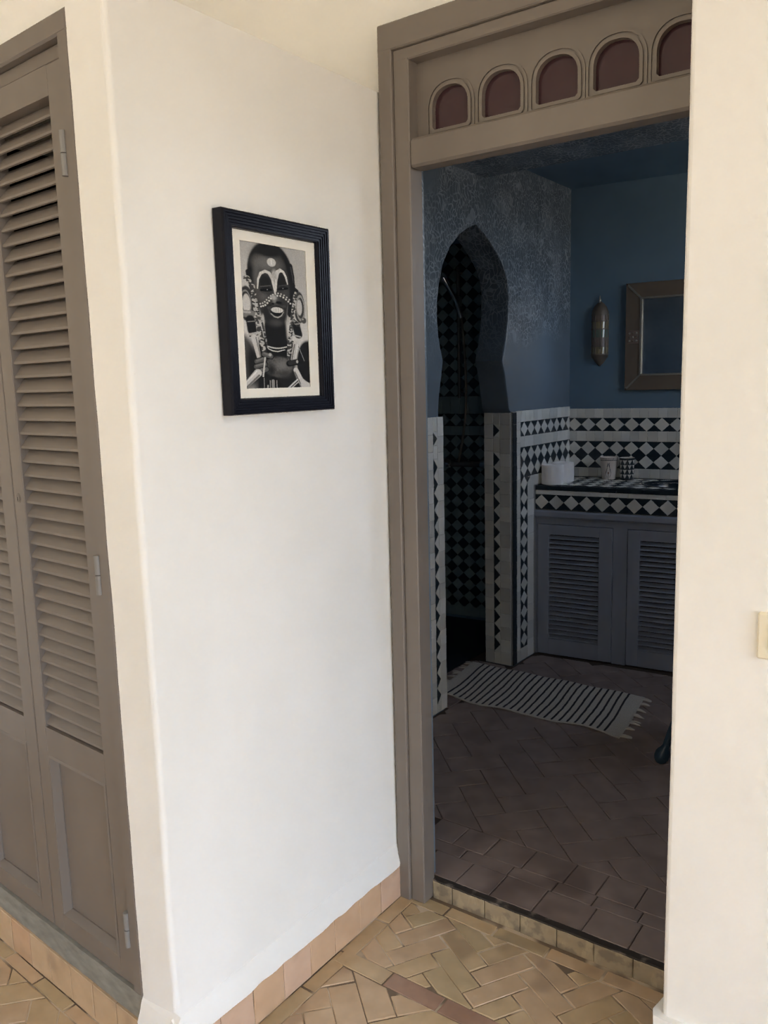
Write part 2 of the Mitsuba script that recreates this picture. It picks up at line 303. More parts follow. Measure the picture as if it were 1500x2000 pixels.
put('baseboard_front__grout', cbox(cu(-2.5), cu(-1.385), -0.003, 0.094, -0.03, 0.009), 'grout')
k = put('baseboard_front__cement_band', wobble(cbox(cu(-2.5), cu(-1.380), 0.094, 0.158, -0.03, 0.006), 0.025, 0.003, 18, 2), 'grey_cement', 40); labels[k] = {'label': 'grey cement band over the tiles'}
# end of the pier: tile and white plaster lump round its foot
put('baseboard_left__tile', prism([(cu(-1.374), 0.0), (cu(-1.257), 0.0), (cu(-1.257), 0.100), (cu(-1.374), 0.100)], CF(0.0), -0.01, 0.011, 0.002, 0.0012, 0.01), PINK[1])
lump = on(extr(Polygon([(0, 0.098), (0.024, 0.098), (0.026, 0.112), (0.012, 0.15), (0, 0.172)]), 0.118), frame_mat([cu(-1.376), 0, 0], [0, 0, 1], [0, 1, 0], [1, 0, 0]))
lump = extr(Polygon([(0, 0.098), (0.022, 0.098), (0.024, 0.112), (0.010, 0.155), (0, 0.172)]), 0.126)
lump.apply_transform(np.linalg.inv(np.eye(4))); lump.apply_transform(CF(0.0) @ frame_mat([cu(-1.378), 0, 0], [0, 0, 1], [0, 1, 0], [1, 0, 0]))
put('baseboard_left__plaster_cap', wobble(lump, 0.02, 0.002, 22, 1), 'wall_paint', 40)
# foot of the right wall
tag('baseboard_right', 'white plaster foot of the cream wall beside the doorway', kind='structure')
foot = Polygon([(-0.437, 1.515), (-0.459, 1.517), (-0.466, 1.535), (-0.432, 1.76), (-0.40, 1.76), (-0.40, 1.54), (2.4, 1.54), (2.4, 1.515)])
put('baseboard_right__plaster_cap', wobble(extr(foot, 0.06, frame_mat([0, 0, 0.105], [1, 0, 0], [0, 1, 0], [0, 0, 1])), 0.06, 0.003, 12, 4), 'wall_paint', 40)
for i in range(14):
    x = -0.455 + 0.1 * i
    put('baseboard_right__tile', prism([(x, 0), (x + 0.1, 0), (x + 0.1, 0.107), (x, 0.107)], frame_mat([0, 1.53, 0], [1, 0, 0], [0, 0, 1], [0, -1, 0]), 0, 0.012, 0.002, 0.0012, 0.01), PINK[RS.randint(2)])

# ------------------------------------------------------------ louvered closet
tag('closet', 'taupe painted built-in closet with two louvered doors beside the cream wall', 'closet')
P_ = 'taupe_paint'
put('closet__frame', cbox(cu(-1.412), cu(-1.376), 0.158, 2.130, -0.09, 0.008, 0.004), P_)
put('closet__frame', cbox(cu(-2.15), cu(-2.112), 0.158, 2.130, -0.09, 0.008, 0.004), P_)
put('closet__frame', cbox(cu(-2.15), cu(-1.376), 2.090, 2.1305, -0.09, 0.009, 0.004), P_)
put('closet__top_rail', cbox(cu(-2.112), cu(-1.412), 2.062, 2.091, -0.05, -0.010, 0.003), P_)
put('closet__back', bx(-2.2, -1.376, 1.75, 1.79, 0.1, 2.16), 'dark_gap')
put('closet__top', bx(-2.2, -1.376, 1.02, 1.79, 2.10, 2.16), 'wall_paint')
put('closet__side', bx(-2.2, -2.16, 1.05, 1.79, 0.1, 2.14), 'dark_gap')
put('closet__plinth', bx(-2.2, -1.376, 1.06, 1.79, 0.02, 0.15), 'grey_cement')
NS, Z0, Z1 = 43, 0.692, 2.000
slat_y0 = None
sp = [(-0.0255, 0.0165), (-0.0225, 0.0185), (0.0005, -0.0105), (0.0012, -0.0155), (-0.003, -0.0165), (-0.0255, 0.011)]
def slat(u0, u1, zc):
    Fs = CF(0.0) @ frame_mat([u0, zc, -0.006], [0, 0, 1], [0, 1, 0], [1, 0, 0])   # profile: (depth, height) extruded along the front
    m = extr(Polygon(sp), u1 - u0); m.apply_transform(Fs); return m
def closet_door(x0, x1, hinges, right):
    D = 'closet__door' if right else 'closet__door_001'
    a, b = cu(x0), cu(x1); sl, sr = (0.047, 0.053) if right else (0.053, 0.054)
    f0, f1 = -0.034, 0.0
    fr = [cbox(a, a + sl, 0.161, 2.057, f0, f1, 0.002), cbox(b - sr, b, 0.161, 2.057, f0, f1, 0.002), cbox(a + sl - .001, b - sr + .001, 2.003, 2.057, f0, f1 - .0003), cbox(a + sl - .001, b - sr + .001, 0.618, 0.686, f0, f1 - .0003), cbox(a + sl - .001, b - sr + .001, 0.161, 0.208, f0, f1 - .0003)]
    put(D, cat_(fr), P_)
    for i in range(NS):
        put(D + '__slat', slat(a + sl - 0.002, b - sr + 0.002, Z0 + (Z1 - Z0) * (i + 0.5) / NS + RS.uniform(-.0006, .0006)), P_)
    pa, pb = a + sl, b - sr
    put(D + '__panel', cbox(pa - .002, pb + .002, 0.206, 0.620, -0.030, -0.0178), P_)
    for (u0, v0), (u1, v1) in (((pa, .208), (pb, .208)), ((pb, .208), (pb, .618)), ((pb, .618), (pa, .618)), ((pa, .618), (pa, .208))):   # sloping bead round the panel
        e = np.array([u1 - u0, v1 - v0]); L = np.hypot(*e); e = e / L; nn = np.array([-e[1], e[0]]); w = 0.017
        q = [np.array([u0, v0]), np.array([u1, v1]), np.array([u1, v1]) - e * w + nn * w, np.array([u0, v0]) + e * w + nn * w]
        q2 = [q[0] + (e + nn) * 0.006, q[1] + (-e + nn) * 0.006]
        V = [[*q[0], 0.0], [*q[1], 0.0], [*q2[1], 0.0015], [*q2[0], 0.0015], [*q[2], -0.0150], [*q[3], -0.0150], [*q[2], -0.0185], [*q[3], -0.0185], [*q[0], -0.0185], [*q[1], -0.0185]]
        Fm = [[0, 1, 2], [0, 2, 3], [3, 2, 4], [3, 4, 5], [5, 4, 6], [5, 6, 7], [7, 6, 9], [7, 9, 8], [8, 9, 1], [8, 1, 0], [1, 9, 2], [2, 9, 6], [2, 6, 4], [0, 3, 8], [3, 7, 8], [3, 5, 7]]
        mm = trimesh.Trimesh(V, Fm, process=False); mm.apply_transform(CF(0.0)); put(D + '__molding', mm, P_)
    for zc in hinges:
        uh = b + 0.001 if right else a - 0.001
        hm = cat_([on(trimesh.creation.cylinder(radius=0.0068, height=0.0395, sections=18), CF(0.0) @ frame_mat([uh, zc + s * 0.0205, 0.008], [1, 0, 0], [0, 0, -1], [0, 1, 0])) for s in (-1, 1)] +
                  [cbox(uh - .016, uh + .014, zc - .035, zc + .035, -0.001, 0.0018)])
        k = put(D + '__hinge', hm, 'hinge_metal', 30); labels[k] = {'label': 'grey barrel hinge'}
    return D
closet_door(-1.7560, -1.4165, (1.888, 1.086, 0.305), True)
closet_door(-2.1075, -1.7595, (1.888, 1.086, 0.305), False)
kh = cat_([on(trimesh.creation.annulus(r_min=0.0085, r_max=0.011, height=0.002, sections=28), CF(0.0) @ frame_mat([cu(-1.735), 1.219, 0.0], [1, 0, 0], [0, 1, 0], [0, 0, 1])),
           on(trimesh.creation.cylinder(radius=0.0072, height=0.003, sections=24), CF(0.0) @ frame_mat([cu(-1.735), 1.219, 0.0], [1, 0, 0], [0, 1, 0], [0, 0, 1]))])
k = put('closet__door__keyhole_cover', kh, P_); labels[k] = {'label': 'round painted keyhole cover'}
put('closet__door__keyhole', cat_([cbox(cu(-1.735) - .0008, cu(-1.735) + .0008, 1.214, 1.222, 0.001, 0.0021)]), 'dark_gap')

# ------------------------------------------------------------ door frame with transom
tag('door_1', 'taupe painted door frame with a transom of red arched panes', kind='structure')
FY = 1.752
XL, XR, OL, OR = -1.262, -0.405, -1.178, -0.492
def fbx(x0, x1, z0, z1, y0, y1, r=0.003): return bx(x0, x1, y0, y1, z0, z1, r)
put('door_1__casing', fbx(XL, -1.222, 0, 2.309, FY, 1.80), P_)
put('door_1__casing', fbx(-0.449, XR, 0, 2.309, FY, 1.80), P_)
put('door_1__casing', fbx(XL, XR, 2.247, 2.3095, FY - .0003, 1.80), P_)
put('door_1__jamb', fbx(-1.2225, OL, 0, 2.2475, FY + 0.009, 1.816), P_)
put('door_1__jamb', fbx(OR, -0.4485, 0, 2.2475, FY + 0.009, 1.816), P_)
put('door_1__header', fbx(-1.222, -0.449, 2.218, 2.2474, FY + 0.0088, 1.816), P_)
k = put('door_1__transom_rail', fbx(OL - 0.001, OR + 0.001, 1.970, 2.038, FY + 0.0085, 1.816, 0.006), P_)
PYF = 1.800
def arch(xc, w, z0, z1, grow=0.0):
    """window outline: straight sides, rounded shoulders, corners slightly eased"""
    hw, zs = w / 2 + grow, z0 + (z1 - z0) * 0.50
    pts = [(xc - hw + .006, z0 - grow), (xc + hw - .006, z0 - grow), (xc + hw, z0 - grow + .006)]
    pts += [(xc + hw * np.sign(math.cos(a)) * abs(math.cos(a)) ** 0.86, zs + (z1 + grow - zs) * math.sin(a) ** 0.92) for a in np.linspace(0, math.pi, 25)]
    return Polygon(pts + [(xc - hw, z0 - grow + .006)])
centres = [-1.0835, -0.9465, -0.810, -0.676, -0.541]
TF = lambda y: frame_mat([0, y, 0], [1, 0, 0], [0, 0, 1], [0, -1, 0])
panel = sbox(OL - .004, 2.034, OR + .004, 2.222)
for c in centres: panel = panel.difference(arch(c, 0.099, 2.056, 2.150))
put('door_1__transom_panel', extr(panel, 0.016, TF(PYF + .016)), P_)
for c in centres:
    a = arch(c, 0.099, 2.056, 2.150)
    ring = cat_([extr(arch(c, .099, 2.056, 2.15, .0165).difference(arch(c, .099, 2.056, 2.15, .0115)), .0035, TF(PYF)), extr(arch(c, .099, 2.056, 2.15, .0075).difference(a), .0045, TF(PYF))])
    put('door_1__pane_molding', ring, P_)
    k = put('door_1__pane', extr(arch(c, .099, 2.056, 2.15, .002), 0.003, TF(PYF + .014)), 'transom_glass'); labels[k] = {'label': 'dark red arched glass pane'}
# threshold step
tag('trim_1', 'worn tiled step at the foot of the doorway', kind='structure')
put('trim_1__step_core', bx(-1.262, -0.40, 1.812, 1.95, -0.05, 0.045), 'grout_dark')
cuts = [-1.178, -1.115, -1.012, -0.905, -0.80, -0.70, -0.60, -0.492]
for a, b in zip(cuts[:-1], cuts[1:]):
    put('trim_1__riser_tile', prism([(a, -.003), (b, -.003), (b, 0.050), (a, 0.050)], frame_mat([0, 1.812, 0], [1, 0, 0], [0, 0, 1], [0, -1, 0]), 0, 0.008 + RS.uniform(-.001, .001), .002, .0008, 0.01), 'riser_tile')
nose = wobble(bx(OL, OR, 1.8055, 1.826, 0.0485, 0.0545), 0.010, 0.0020, 40, 8)
k = put('trim_1__nosing', nose, 'nosing_dark', 40); labels[k] = {'label': 'dark uneven edge of the step'}

# ------------------------------------------------------------ framed portrait
PX = -1.268; tag('framed_portrait', 'black and white portrait photograph in a ribbed black frame on the cream wall', 'picture')
PF = frame_mat([PX + 0.004, 0, 0], [0, 1, 0], [0, 0, 1], [1, 0, 0])
y0, y1, z0, z1 = 1.184, 1.513, 1.394, 1.802; fw = 0.034
ribs = [(0, 0), (0, .024), (.002, .027)]
for i in range(5):
    s = .0045 + i * .0056; hgt = .0275 - 0.0016 * i; ribs += [(s, hgt), (s + .0036, hgt), (s + .0041, hgt - .0026), (s + .0051, hgt - .0026)]
ribs += [(fw - .001, .017), (fw, .013), (fw, .005), (fw - .004, 0)]
def rail(p, q, nrm):
    """mitred frame rail: profile (inward, proud) swept from corner p to corner q"""
    p, q, nrm = map(np.array, (p, q, nrm)); e = (q - p) / np.linalg.norm(q - p); V = []
    for s, h in ribs: V.append([*(p + nrm * s + e * s), h])
    for s, h in ribs: V.append([*(q + nrm * s - e * s), h])
    n = len(ribs); Fm = []
    for i in range(n): j = (i + 1) % n; Fm += [[i, n + i, n + j], [i, n + j, j]]
    m = trimesh.Trimesh(V, Fm, process=False); m.apply_transform(PF); return m
c4 = [(y0, z0), (y1, z0), (y1, z1), (y0, z1)]
for i, nn in enumerate(((0, 1), (-1, 0), (0, -1), (1, 0))):
    k = put('framed_portrait__frame_rail', rail(c4[i], c4[(i + 1) % 4], nn), 'black_lacquer')
a0, a1, b0, b1 = 1.245, 1.449, 1.4475, 1.748
mt = sbox(y0 + fw - .006, z0 + fw - .006, y1 - fw + .006, z1 - fw + .006).difference(sbox(a0, b0, a1, b1))
k = put('framed_portrait__mount', extr(mt, .002, PF @ frame_mat([0, 0, .0075], [1, 0, 0], [0, 1, 0], [0, 0, 1])), 'mount_card'); labels[k] = {'label': 'cream card mount'}
put('framed_portrait__backing', bx(PX - .003, PX + .010, y0 + .006, y1 - .006, z0 + .006, z1 - .006), 'dark_gap')
H = [0.00150123, -7.678e-05, -0.37392128, -8.945e-05, 0.00068773, -0.23048848, -0.00011575, -3.946e-05]
def UVp(x, y):                                   # sketch coordinates, drawn in perspective, to the print's own (u * 0.68, v)
    x, y = 1.0745 * x + 250, 1.0745 * y + 341; d = H[6] * x + H[7] * y + 1
    return (H[0] * x + H[1] * y + H[2]) / d * 0.68, (H[3] * x + H[4] * y + H[5]) / d
KU, KV = 0.68 * 1.0745 / 590.0, 1.0745 / 1275.0   # sketch units to print units
def portrait(p, n, uv):
    u, v = uv.x * 0.68, uv.y
    g = 0.40 + 0.18 * smoothstep(0.0, 0.7, v) + 0.08 * noise(uv.x * 3, uv.y * 3)
    tw = 0.05 + 0.42 * smoothstep(0.45, 0.62, noise(uv.x * 34 + uv.y * 70, uv.y * 95 - uv.x * 20)); grain = fbm(uv.x * 60, uv.y * 90, 0, 2)
    def put_(mask, val):
        nonlocal g; g = g * (1 - mask) + val * mask
    def ell(x, y, rx, ry, val, s=0.25):            # s: softness as a share of the radius
        cu_, cv_ = UVp(x, y); d = dr.sqrt(dr.square((u - cu_) / (rx * KU)) + dr.square((v - cv_) / (ry * KV)))
        put_(1 - smoothstep(1 - s, 1 + s * 0.6, d), val)
    def ring(x, y, rx, ry, w, val):
        cu_, cv_ = UVp(x, y); d = dr.sqrt(dr.square((u - cu_) / (rx * KU)) + dr.square((v - cv_) / (ry * KV))); k = w / rx
        put_(1 - smoothstep(k * 0.7, k * 1.3, dr.abs(d - 1)), val)
    def cap(x0, y0, x1, y1, r, val, r1=None):
        ax, ay = UVp(x0, y0); bx_, by = UVp(x1, y1); ax, bx_ = ax / KU, bx_ / KU; ay, by = ay / KV, by / KV; ex, ey = bx_ - ax, by - ay
        t = dr.clip(((u / KU - ax) * ex + (v / KV - ay) * ey) / (ex * ex + ey * ey + 1e-9), 0, 1)
        d = dr.sqrt(dr.square(u / KU - ax - ex * t) + dr.square(v / KV - ay - ey * t)); R = r + ((r1 if r1 is not None else r) - r) * t
        put_(1 - smoothstep(R * 0.8 - 1, R * 1.1 + 1, d), val)
    def chain(pts, val):
        for a, b in zip(pts[:-1], pts[1:]): cap(a[0], a[1], b[0], b[1], a[2], val, b[2])
    def dots(pts, r, val):
        for x, y in pts: ell(x, y, r, r, val, 0.35)
    # shoulders, torso, neck, hood
    ell(70, 1030, 95, 240, 0.075); ell(150, 1060, 60, 220, 0.012, 0.6); ell(575, 1040, 100, 210, 0.012, 0.1); cap(320, 960, 330, 1300, 175, 0.012)
    cap(318, 740, 330, 900, 98, 0.010); ell(282, 295, 184, 242, 0.009, 0.06); ell(250, 200, 130, 140, 0.02, 0.5)
    chain([(105, 300, 22), (118, 380, 20), (150, 450, 18)], 0.012); chain([(440, 240, 22), (458, 330, 18), (466, 440, 16)], 0.010); chain([(446, 250, 5), (462, 340, 4), (468, 420, 4)], 0.06)
    chain([(455, 400, 28), (436, 640, 24)], 0.012); chain([(145, 440, 24), (176, 640, 22)], 0.012)
    # face
    ell(296, 420, 146, 325, 0.040, 0.10); ell(318, 640, 112, 112, 0.022, 0.3); ell(170, 330, 30, 130, 0.10, 0.9); ell(235, 225, 98, 62, 0.155, 0.85); ell(330, 235, 60, 55, 0.10, 0.85)
    ell(262, 118, 112, 52, 0.014, 0.35); ell(225, 500, 46, 44, 0.10, 0.9); ell(395, 470, 34, 36, 0.06, 0.9); ell(290, 215, 37, 35, 0.58, 0.15); cap(288, 198, 290, 228, 5, 0.75)
    ell(240, 390, 56, 78, 0.014, 0.5); ell(370, 370, 46, 72, 0.014, 0.5)
    pw = 0.48 + 0.30 * grain
    chain([(178, 432, 5), (182, 360, 8), (203, 308, 11), (240, 290, 12), (272, 305, 13), (297, 355, 12), (314, 440, 9), (320, 478, 8)], pw)
    chain([(322, 450, 9), (326, 360, 12), (338, 295, 16), (360, 278, 14), (386, 292, 10), (406, 335, 9), (419, 392, 5)], pw); ell(312, 318, 24, 46, 0.30 + 0.3 * grain, 0.6)
    cap(203, 418, 280, 408, 5, 0.075); cap(352, 408, 412, 398, 4, 0.06); cap(208, 446, 286, 442, 10, 0.004); cap(346, 436, 416, 426, 9, 0.004); cap(215, 468, 275, 466, 4, 0.06); dots([(256, 441), (382, 428)], 5, 0.28)
    ell(318, 520, 38, 48, 0.10, 0.8); ell(306, 505, 26, 24, 0.42, 0.7); ell(346, 545, 30, 12, 0.006, 0.4); ell(300, 556, 12, 7, 0.006, 0.4); ell(312, 536, 15, 11, 0.24, 0.7)
    dots([(206, 580), (223, 575), (240, 567), (256, 551), (270, 532), (284, 513), (336, 489), (360, 491), (384, 502), (405, 517), (424, 534), (440, 550)], 8.5, 0.66)
    dots([(200, 558), (218, 553), (235, 542), (250, 525), (266, 507), (283, 492), (300, 481), (320, 472), (342, 470), (366, 474), (390, 484), (412, 500), (432, 518)], 7.5, 0.55)
    # mouth
    cap(265, 590, 395, 575, 12, 0.055); ell(332, 618, 70, 52, 0.05, 0.15); ell(333, 612, 58, 42, 0.006, 0.12); ell(334, 606, 52, 24, 0.66, 0.2)
    for x in (308, 324, 342, 360): cap(x, 592, x + 1, 622, 1.6, 0.22)
    ell(338, 642, 24, 15, 0.006, 0.3); chain([(284, 635, 4), (312, 660, 5), (340, 667, 6), (368, 650, 5), (384, 622, 4)], 0.34); ell(326, 708, 52, 28, 0.065, 0.9)
    ell(222, 690, 11, 52, 0.46, 0.4); ell(419, 690, 8, 46, 0.46, 0.4)
    # left ornaments
    chain([(75, 352, 15), (100, 350, 17)], tw); ring(91, 560, 44, 108, 13, 0.035); ring(86, 560, 40, 102, 3, 0.22); chain([(95, 350, 19), (135, 420, 22), (160, 560, 22), (178, 700, 21), (203, 850, 21), (236, 955, 17)], tw)
    chain([(190, 640, 7), (215, 720, 9), (258, 910, 6)], tw * 0.8); chain([(205, 760, 8), (230, 900, 7)], 0.9 * tw)
    cap(62, 640, 132, 642, 28, 0.20); cap(60, 628, 118, 630, 9, 0.42); cap(122, 690, 136, 775, 38, 0.010); cap(102, 706, 156, 700, 5, 0.2); cap(112, 806, 170, 794, 8, 0.42); cap(118, 822, 170, 812, 6, 0.05)
    # right ornaments
    ring(512, 580, 36, 100, 12, 0.045); ring(520, 585, 34, 100, 4, 0.30); cap(476, 430, 494, 445, 14, 0.012); chain([(480, 475, 15), (468, 580, 18), (448, 720, 18), (430, 880, 19), (420, 990, 13)], tw); chain([(455, 860, 10), (446, 990, 9)], 0.8 * tw)
    cap(486, 735, 502, 800, 36, 0.010); cap(462, 690, 500, 720, 18, 0.5 * tw); ell(546, 686, 24, 27, 0.07, 0.25); ell(538, 676, 9, 9, 0.4, 0.6); cap(458, 806, 516, 818, 7, 0.40); cap(500, 895, 546, 1010, 4, 0.22)
    # curved tusks, necklaces
    cap(150, 828, 192, 1000, 25, 0.56, 17); cap(165, 830, 204, 1000, 5, 0.22); cap(482, 870, 460, 1000, 24, 0.56); cap(470, 880, 448, 1000, 5, 0.16); cap(492, 880, 478, 990, 4, 0.75)
    dots([(266 + 12.5 * i, 902 + 12 * math.sin(i / 11 * math.pi)) for i in range(12)], 7, 0.6); chain([(262, 918, 4), (295, 934, 5), (335, 940, 5), (392, 925, 4)], 0.55)
    # hands
    sk = 0.045 + 0.085 * grain
    cap(370, 1080, 455, 1230, 75, 0.016); ell(345, 1062, 122, 88, sk, 0.18); ell(372, 1045, 66, 46, 0.17, 0.95); ell(285, 1090, 36, 55, 0.02, 0.9); ell(390, 1120, 60, 34, 0.05, 0.9)
    for a, b in (((172, 1022), (228, 1003)), ((168, 1062), (234, 1044)), ((186, 1098), (246, 1082)), ((228, 962), (282, 978))):
        cap(*a, *b, 27, 0.008); cap(*a, *b, 20, 0.10); cap(a[0], a[1] - 7, b[0] - 10, b[1] - 7, 8, 0.17)
    ell(276, 966, 13, 15, 0.42, 0.5); cap(425, 1034, 484, 1022, 27, 0.008); cap(432, 1030, 482, 1020, 18, 0.03); ell(489, 1018, 10, 15, 0.46, 0.4)
    cap(180, 1112, 86, 1212, 33, 0.58, 22); cap(190, 1130, 90, 1228, 8, 0.18); cap(170, 1100, 80, 1196, 5, 0.75); cap(478, 1085, 522, 1172, 22, 0.62); chain([(522, 1172, 26), (560, 1202, 27), (598, 1216, 26)], 0.58); cap(470, 1100, 512, 1190, 5, 0.15)
    dots([(236 - i * 1.3, 992 + i * 13) for i in range(12)], 8, 0.58); cap(228, 1150, 230, 1240, 3, 0.3)
    cap(408, 1236, 490, 1160, 7, 0.62); cap(428, 1240, 497, 1178, 5, 0.5); cap(300, 1165, 302, 1225, 30, 0.008); cap(298, 1172, 300, 1225, 13, 0.26); cap(326, 1170, 328, 1225, 4, 0.3); cap(275, 1170, 276, 1225, 4, 0.3); cap(258, 1210, 256, 1240, 7, 0.36)
    g = dr.clip(g * (0.88 + 0.24 * noise(uv.x * 160, uv.y * 240)), 0.004, 1) * 0.9
    return mi.Color3f(g, g * 0.985, g * 0.94)
plain('portrait_print', mikit.proc(portrait), 0.5, 0.12)
pv = np.array([[PX + .0105, a0 - .003, b0 - .003], [PX + .0105, a1 + .003, b0 - .003], [PX + .0105, a1 + .003, b1 + .003], [PX + .0105, a0 - .003, b1 + .003], ])
pv2 = pv + [-.0008, 0, 0]
puv = np.array([[0, 1.0], [1, 1], [1, 0], [0, 0]])
k = put('framed_portrait__print', (np.vstack([pv, pv2]), np.array([[0, 1, 2], [0, 2, 3], [4, 6, 5], [4, 7, 6], [0, 4, 5], [0, 5, 1], [1, 5, 6], [1, 6, 2], [2, 6, 7], [2, 7, 3], [3, 7, 4], [3, 4, 0]])), 'portrait_print', False, uv=np.vstack([puv, puv]))
labels[k] = {'label': 'portrait of a smiling person with painted face, braided ornaments and clasped hands'}

# ------------------------------------------------------------ light switch
tag('light_switch', 'cream plastic light switch on the cream wall at the right edge', 'switch')
put('light_switch__plate', bx(-0.298, -0.213, 1.5205, 1.532, 0.950, 1.035, 0.003), 'switch_plastic')
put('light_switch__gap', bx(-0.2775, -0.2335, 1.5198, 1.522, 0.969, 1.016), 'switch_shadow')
rk = bx(-0.2765, -0.2345, 1.5165, 1.524, 0.970, 1.015, 0.0015)
put('light_switch__rocker', rk, 'switch_plastic')

# ------------------------------------------------------------ bathroom shell
ZB = 0.055; XA = -1.80
def w6y(x): return 4.18 + 0.1 * (x - XA)
w6 = math.hypot(1, .1); WU, WN = np.array([1, .1, 0]) / w6, np.array([.1, -1, 0]) / w6
WF = frame_mat([XA, 4.18, 0], WU, [0, 0, 1], WN)            # u = distance from the corner with the arch wall
struct('floor_001', bx(-2.85, 0.4, 1.812, 4.5, -0.05, ZB - 0.004), 'grout_dark', 'dark brown tile floor of the bathroom')
struct('ceiling_001', cat_([bx(-2.9, 0.4, 1.828, 4.6, 2.415, 2.55)]), 'tadelakt_dark', 'dark blue bathroom ceiling')
struct('ceiling_002', bx(XA + .001, 0.30, 1.840, 3.265, 2.31, 2.416), 'tadelakt', 'dropped soffit of the bathroom ceiling over the doorway')
struct('wall_bathroom_near', on(extr(Polygon([(-2.85, -.05), (0.4, -.05), (0.4, 2.5), (-2.85, 2.5)], [[(-1.190, -.04), (-1.190, 2.31), (-0.48, 2.31), (-0.48, -.04)]]), 0.012), frame_mat([0, 1.839, 0], [1, 0, 0], [0, 0, 1], [0, -1, 0])), 'tadelakt', 'blue-grey plaster around the doorway on the bathroom side')
struct('wall_bathroom_right', on(extr(sbox(1.85, -0.05, 4.6, 2.5).difference(sbox(2.95, 1.65, 3.85, 2.28)), 0.12), frame_mat([0.30, 0, 0], [0, 1, 0], [0, 0, 1], [1, 0, 0])), 'tadelakt_dark', 'dark blue wall at the right of the bathroom')
struct('wall_shower_left', bx(-2.85, -2.75, 1.9, 4.6, -0.05, 2.5), 'tadelakt_dark', 'dark wall at the left of the shower')
struct('wall_bathroom_back', on(bx(0.0, 2.2, -0.05, 2.5, -0.1, 0), WF), 'tadelakt_dark', 'dark blue bathroom wall with zellij tile bands behind the washbasin')
struct('wall_shower_back', on(bx(-1.05, 0.0, -0.05, 2.5, -0.1, 0), WF), 'tadelakt_dark', 'black and white diamond tiled wall of the shower')
# arch wall: (y, z) outline with a pointed horseshoe opening
R_ = [(3.505, 0.055), (3.505, 1.30), (3.484, 1.318), (3.468, 1.387), (3.444, 1.482), (3.419, 1.542), (3.436, 1.59), (3.456, 1.644), (3.475, 1.72), (3.482, 1.783), (3.484, 1.851), (3.468, 1.913), (3.420, 1.972), (3.36, 2.018), (3.322, 2.043), (3.262, 2.078), (3.190, 2.106)]
L_ = [(3.12, 2.082), (3.055, 2.050), (2.976, 1.990), (2.919, 1.915), (2.890, 1.841), (2.874, 1.768), (2.872, 1.70), (2.880, 1.635), (2.893, 1.587), (2.911, 1.538), (2.901, 1.493), (2.886, 1.427), (2.874, 1.380), (2.869, 1.318), (2.886, 1.30), (2.886, 0.055)]
hole = np.array(R_ + L_)
def dens(P, d=0.03):
    out = []
    for a, b in zip(P[:-1], P[1:]):
        k = max(1, int(np.linalg.norm(b - a) / d)); out += [a + (b - a) * i / k for i in range(k)]
    return np.array(out + [P[-1]])
hole = dens(hole); tn = np.gradient(hole, axis=0); tn /= np.linalg.norm(tn, axis=1, keepdims=True); nr = np.c_[tn[:, 1], -tn[:, 0]]
big = hole + nr * 0.010; big[0, 1] = big[-1, 1] = 0.055
def wall_ring(H, z):   # wall face polygon with the opening cut from the floor up
    q = Polygon([(1.840, 0.0), (1.840, 2.42), (4.20, 2.42), (4.20, 0.0)]).difference(Polygon(list(map(tuple, H)) + [(H[-1][0], -0.01), (H[0][0], -0.01)]))
    return q
faces = []
def flat(q, x, flip):
    v, f = trimesh.creation.triangulate_polygon(q, engine='earcut'); V = np.c_[np.full(len(v), x), v]
    return trimesh.Trimesh(V, f[:, ::-1] if flip else f, process=False)
for q in polys(wall_ring(big, 0)): faces.append(flat(q, XA, False))
for q in polys(wall_ring(hole, 0)): faces.append(flat(q, XA - 0.142, True))
def band(A, xa, B, xb):
    n = len(A); V = np.vstack([np.c_[np.full(n, xa), A], np.c_[np.full(n, xb), B]]); f = []
    for i in range(n - 1): f += [[i, i + 1, n + i + 1], [i, n + i + 1, n + i]]
    return trimesh.Trimesh(V, f, process=False)
mid = hole + nr * 0.003
bands = [band(big, XA, mid, XA - .003), band(mid, XA - .003, hole, XA - .011), band(hole, XA - .011, hole, XA - .142)]
aw = cat_(faces + bands); aw.merge_vertices(); trimesh.repair.fix_normals(aw)
struct('wall_bathroom_left', aw, 'tadelakt', 'blue-grey polished plaster wall with a pointed horseshoe arch into the shower', 35)
put('floor_001__shower_tray', bx(-2.75, -2.03, 1.96, 4.17, 0.048, ZB + 0.001), 'shower_tray')

# bathroom floor tiles
def bath_piece(q):
    put('floor_001__tile', prism(list(q.exterior.coords), XY, ZB - .012, ZB + RS.uniform(-.0008, .0008), 0.002, 0.0014, 0.012), BROWN[0])
rws = [(1.824, 1.938, -1.245, [.125, .105, .12, .135]), (1.938, 1.988, -1.30, [.13, .16, .14, .12]), (1.988, 2.098, -1.33, [.10, .11, .122, .13])]
for a, b, x, ls in rws:
    i = 0
    while x < -0.1:
        ln = ls[i % len(ls)] + RS.uniform(-.006, .006); i += 1
        q = sbox(x, a, x + ln, b).intersection(sbox(-1.1775, 1.8, -0.4925, 1.842).union(sbox(-1.79, 1.842, 0.2, 2.2)))
        x += ln
        for qq in polys(q):
            if qq.area > .001: bath_piece(Polygon(qq.convex_hull.exterior.coords))
for q in herring(Polygon([(-1.79, 2.098), (0.25, 2.098), (0.25, 3.86), (-1.79, 3.74)]), 0.21, 0.105, 45, (0.02, 0.0)): bath_piece(q)
for q in herring(sbox(-2.025, 2.893, -1.79, 3.498), 0.21, 0.105, 45, (0.02, 0.0)): bath_piece(q)

